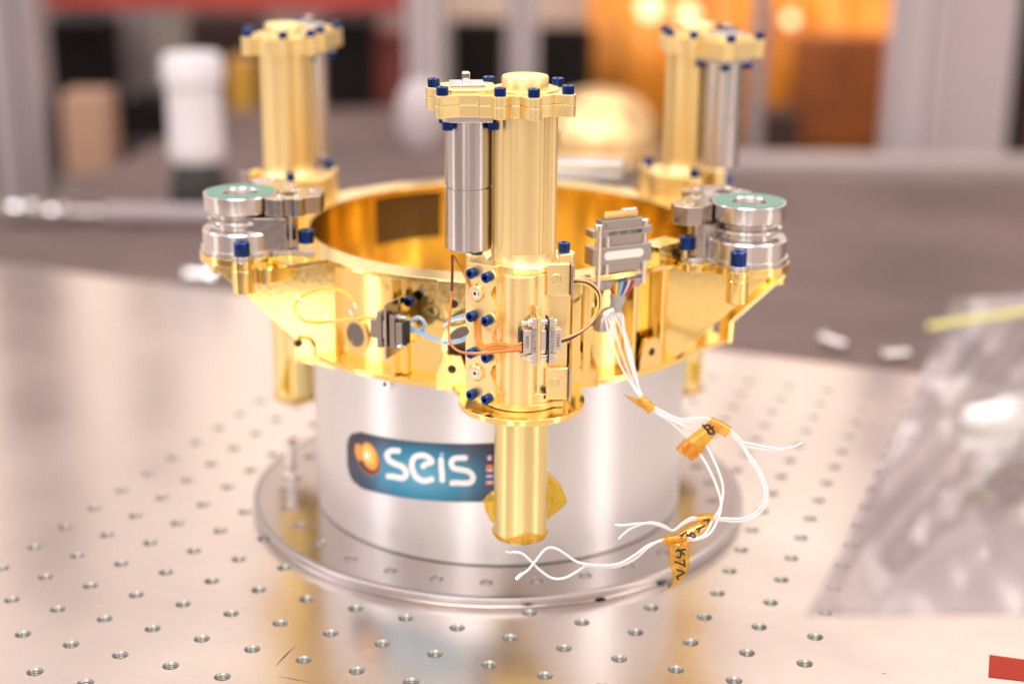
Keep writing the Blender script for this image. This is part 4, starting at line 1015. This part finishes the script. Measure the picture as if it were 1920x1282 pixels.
box_between('cardboard_box', 112, 178, 208, 330, 1250, 60, 'kraft_dim', 'light brown cardboard box at left on the far table', 'box')
box_between('yellow_tub', 425, 115, 476, 240, 1400, 70, 'yellow_plastic', 'ochre plastic tub left of the left rear leg', 'tub')
box_between('cream_tray', 838, -40, 1112, 50, 1700, 150, 'cream', 'cream coloured tray at the top centre', 'tray')
# silver lump and gold dome on the far table
p = ony(790, 262, 1050)
sp = empty('wrapped_part', (p.x, 1050, -13), 'pale rounded wrapped part on the table behind the front leg motor', 'part')
MB().lathe([(0, 0), (20, 0), (27, 16), (29, 40), (25, 62), (14, 76), (0, 80)], 32).done('wrap', 'post_light', sp, ang=60); MB().cyl(0, 0, 78, 84, 7, 20, 1).done('knob', 'steel_bright', sp)
p = ony(1120, 270, 1000); dr = (ony(1232, 270, 1000).x-ony(1010, 270, 1000).x)/2; zt = ony(1120, 168, 1000).z
dm = empty('gold_dome', (p.x, 1000, -13), 'polished gold dome behind the ring between the front and right legs', 'dome')
h_ = zt+13; MB().lathe([(dr*1.02, 0), (dr*1.04, h_*.3), (dr, h_*.42), (dr*.93, h_*.6), (dr*.76, h_*.8), (dr*.5, h_*.93), (dr*.22, h_*.99), (0, h_)], 64).done('dome_shell', 'gold_dome', dm, ang=60)
MB().lathe([(dr*1.08, 0), (dr*1.12, 4), (dr*1.08, h_*.12), (dr, h_*.12)], 64).done('dome_rim', 'gold_dome', dm)
# amber clean-room curtain, warmed from the front by an added area light
g = []
for j in range(2):
    row = []
    for i in range(121):
        t_ = i/120; u = 1105+t_*590; row.append(ony(u, (-80, 345)[j], 1650+14*math.sin(t_*38)+8*math.sin(t_*91)))
    g.append(row)
cu_ = MB().sheet(g).done('amber_curtain', 'amber_vinyl', solid=1.0, ang=180)
tag(cu_, 'orange vinyl curtain hanging behind the right rear leg', 'curtain')
box_between('amber_drum', 1500, 70, 1665, 270, 1500, 60, 'amber_dark', 'dark orange container in front of the orange curtain', 'container')
box_between('dark_tub', 1432, 215, 1495, 318, 1350, 80, 'brown_dark', 'dark brown tub in front of the orange curtain', 'tub')
mat('lamp_warm', (1, .8, .5), .5, emis=(1, .68, .34), estr=1.5)
for (u, v, r_, lab) in ((1218, 14, 17, 'warm round lamp glowing in front of the curtain, brighter left one'), (1290, 26, 14, 'warm round lamp glowing in front of the curtain, right of the other'), (1480, 36, 9, 'small warm lamp right of the right rear leg')):
    p = ony(u, v, 1500); l_ = empty('work_lamp', p, lab, 'lamp', 'warm lamps by the curtain')
    MB().lathe([(0, -8), (r_, -4), (r_*1.1, 4), (r_*.6, 14), (0, 16)], 28, Matrix.Rotation(-math.pi/2, 4, 'X')).done('lamp_housing', 'brown_dark', l_)
    MB().lathe([(0, 10), (r_, 8), (r_, 6), (0, 6)], 28, Matrix.Rotation(math.pi/2, 4, 'X')).done('lamp_glass', 'lamp_warm', l_)

area('curtain_glow_light', (430, 1380, 420), (470, 1650, 60), 260, 120, .9, (1, .72, .40))  # extra warm area light, added so the curtain glows
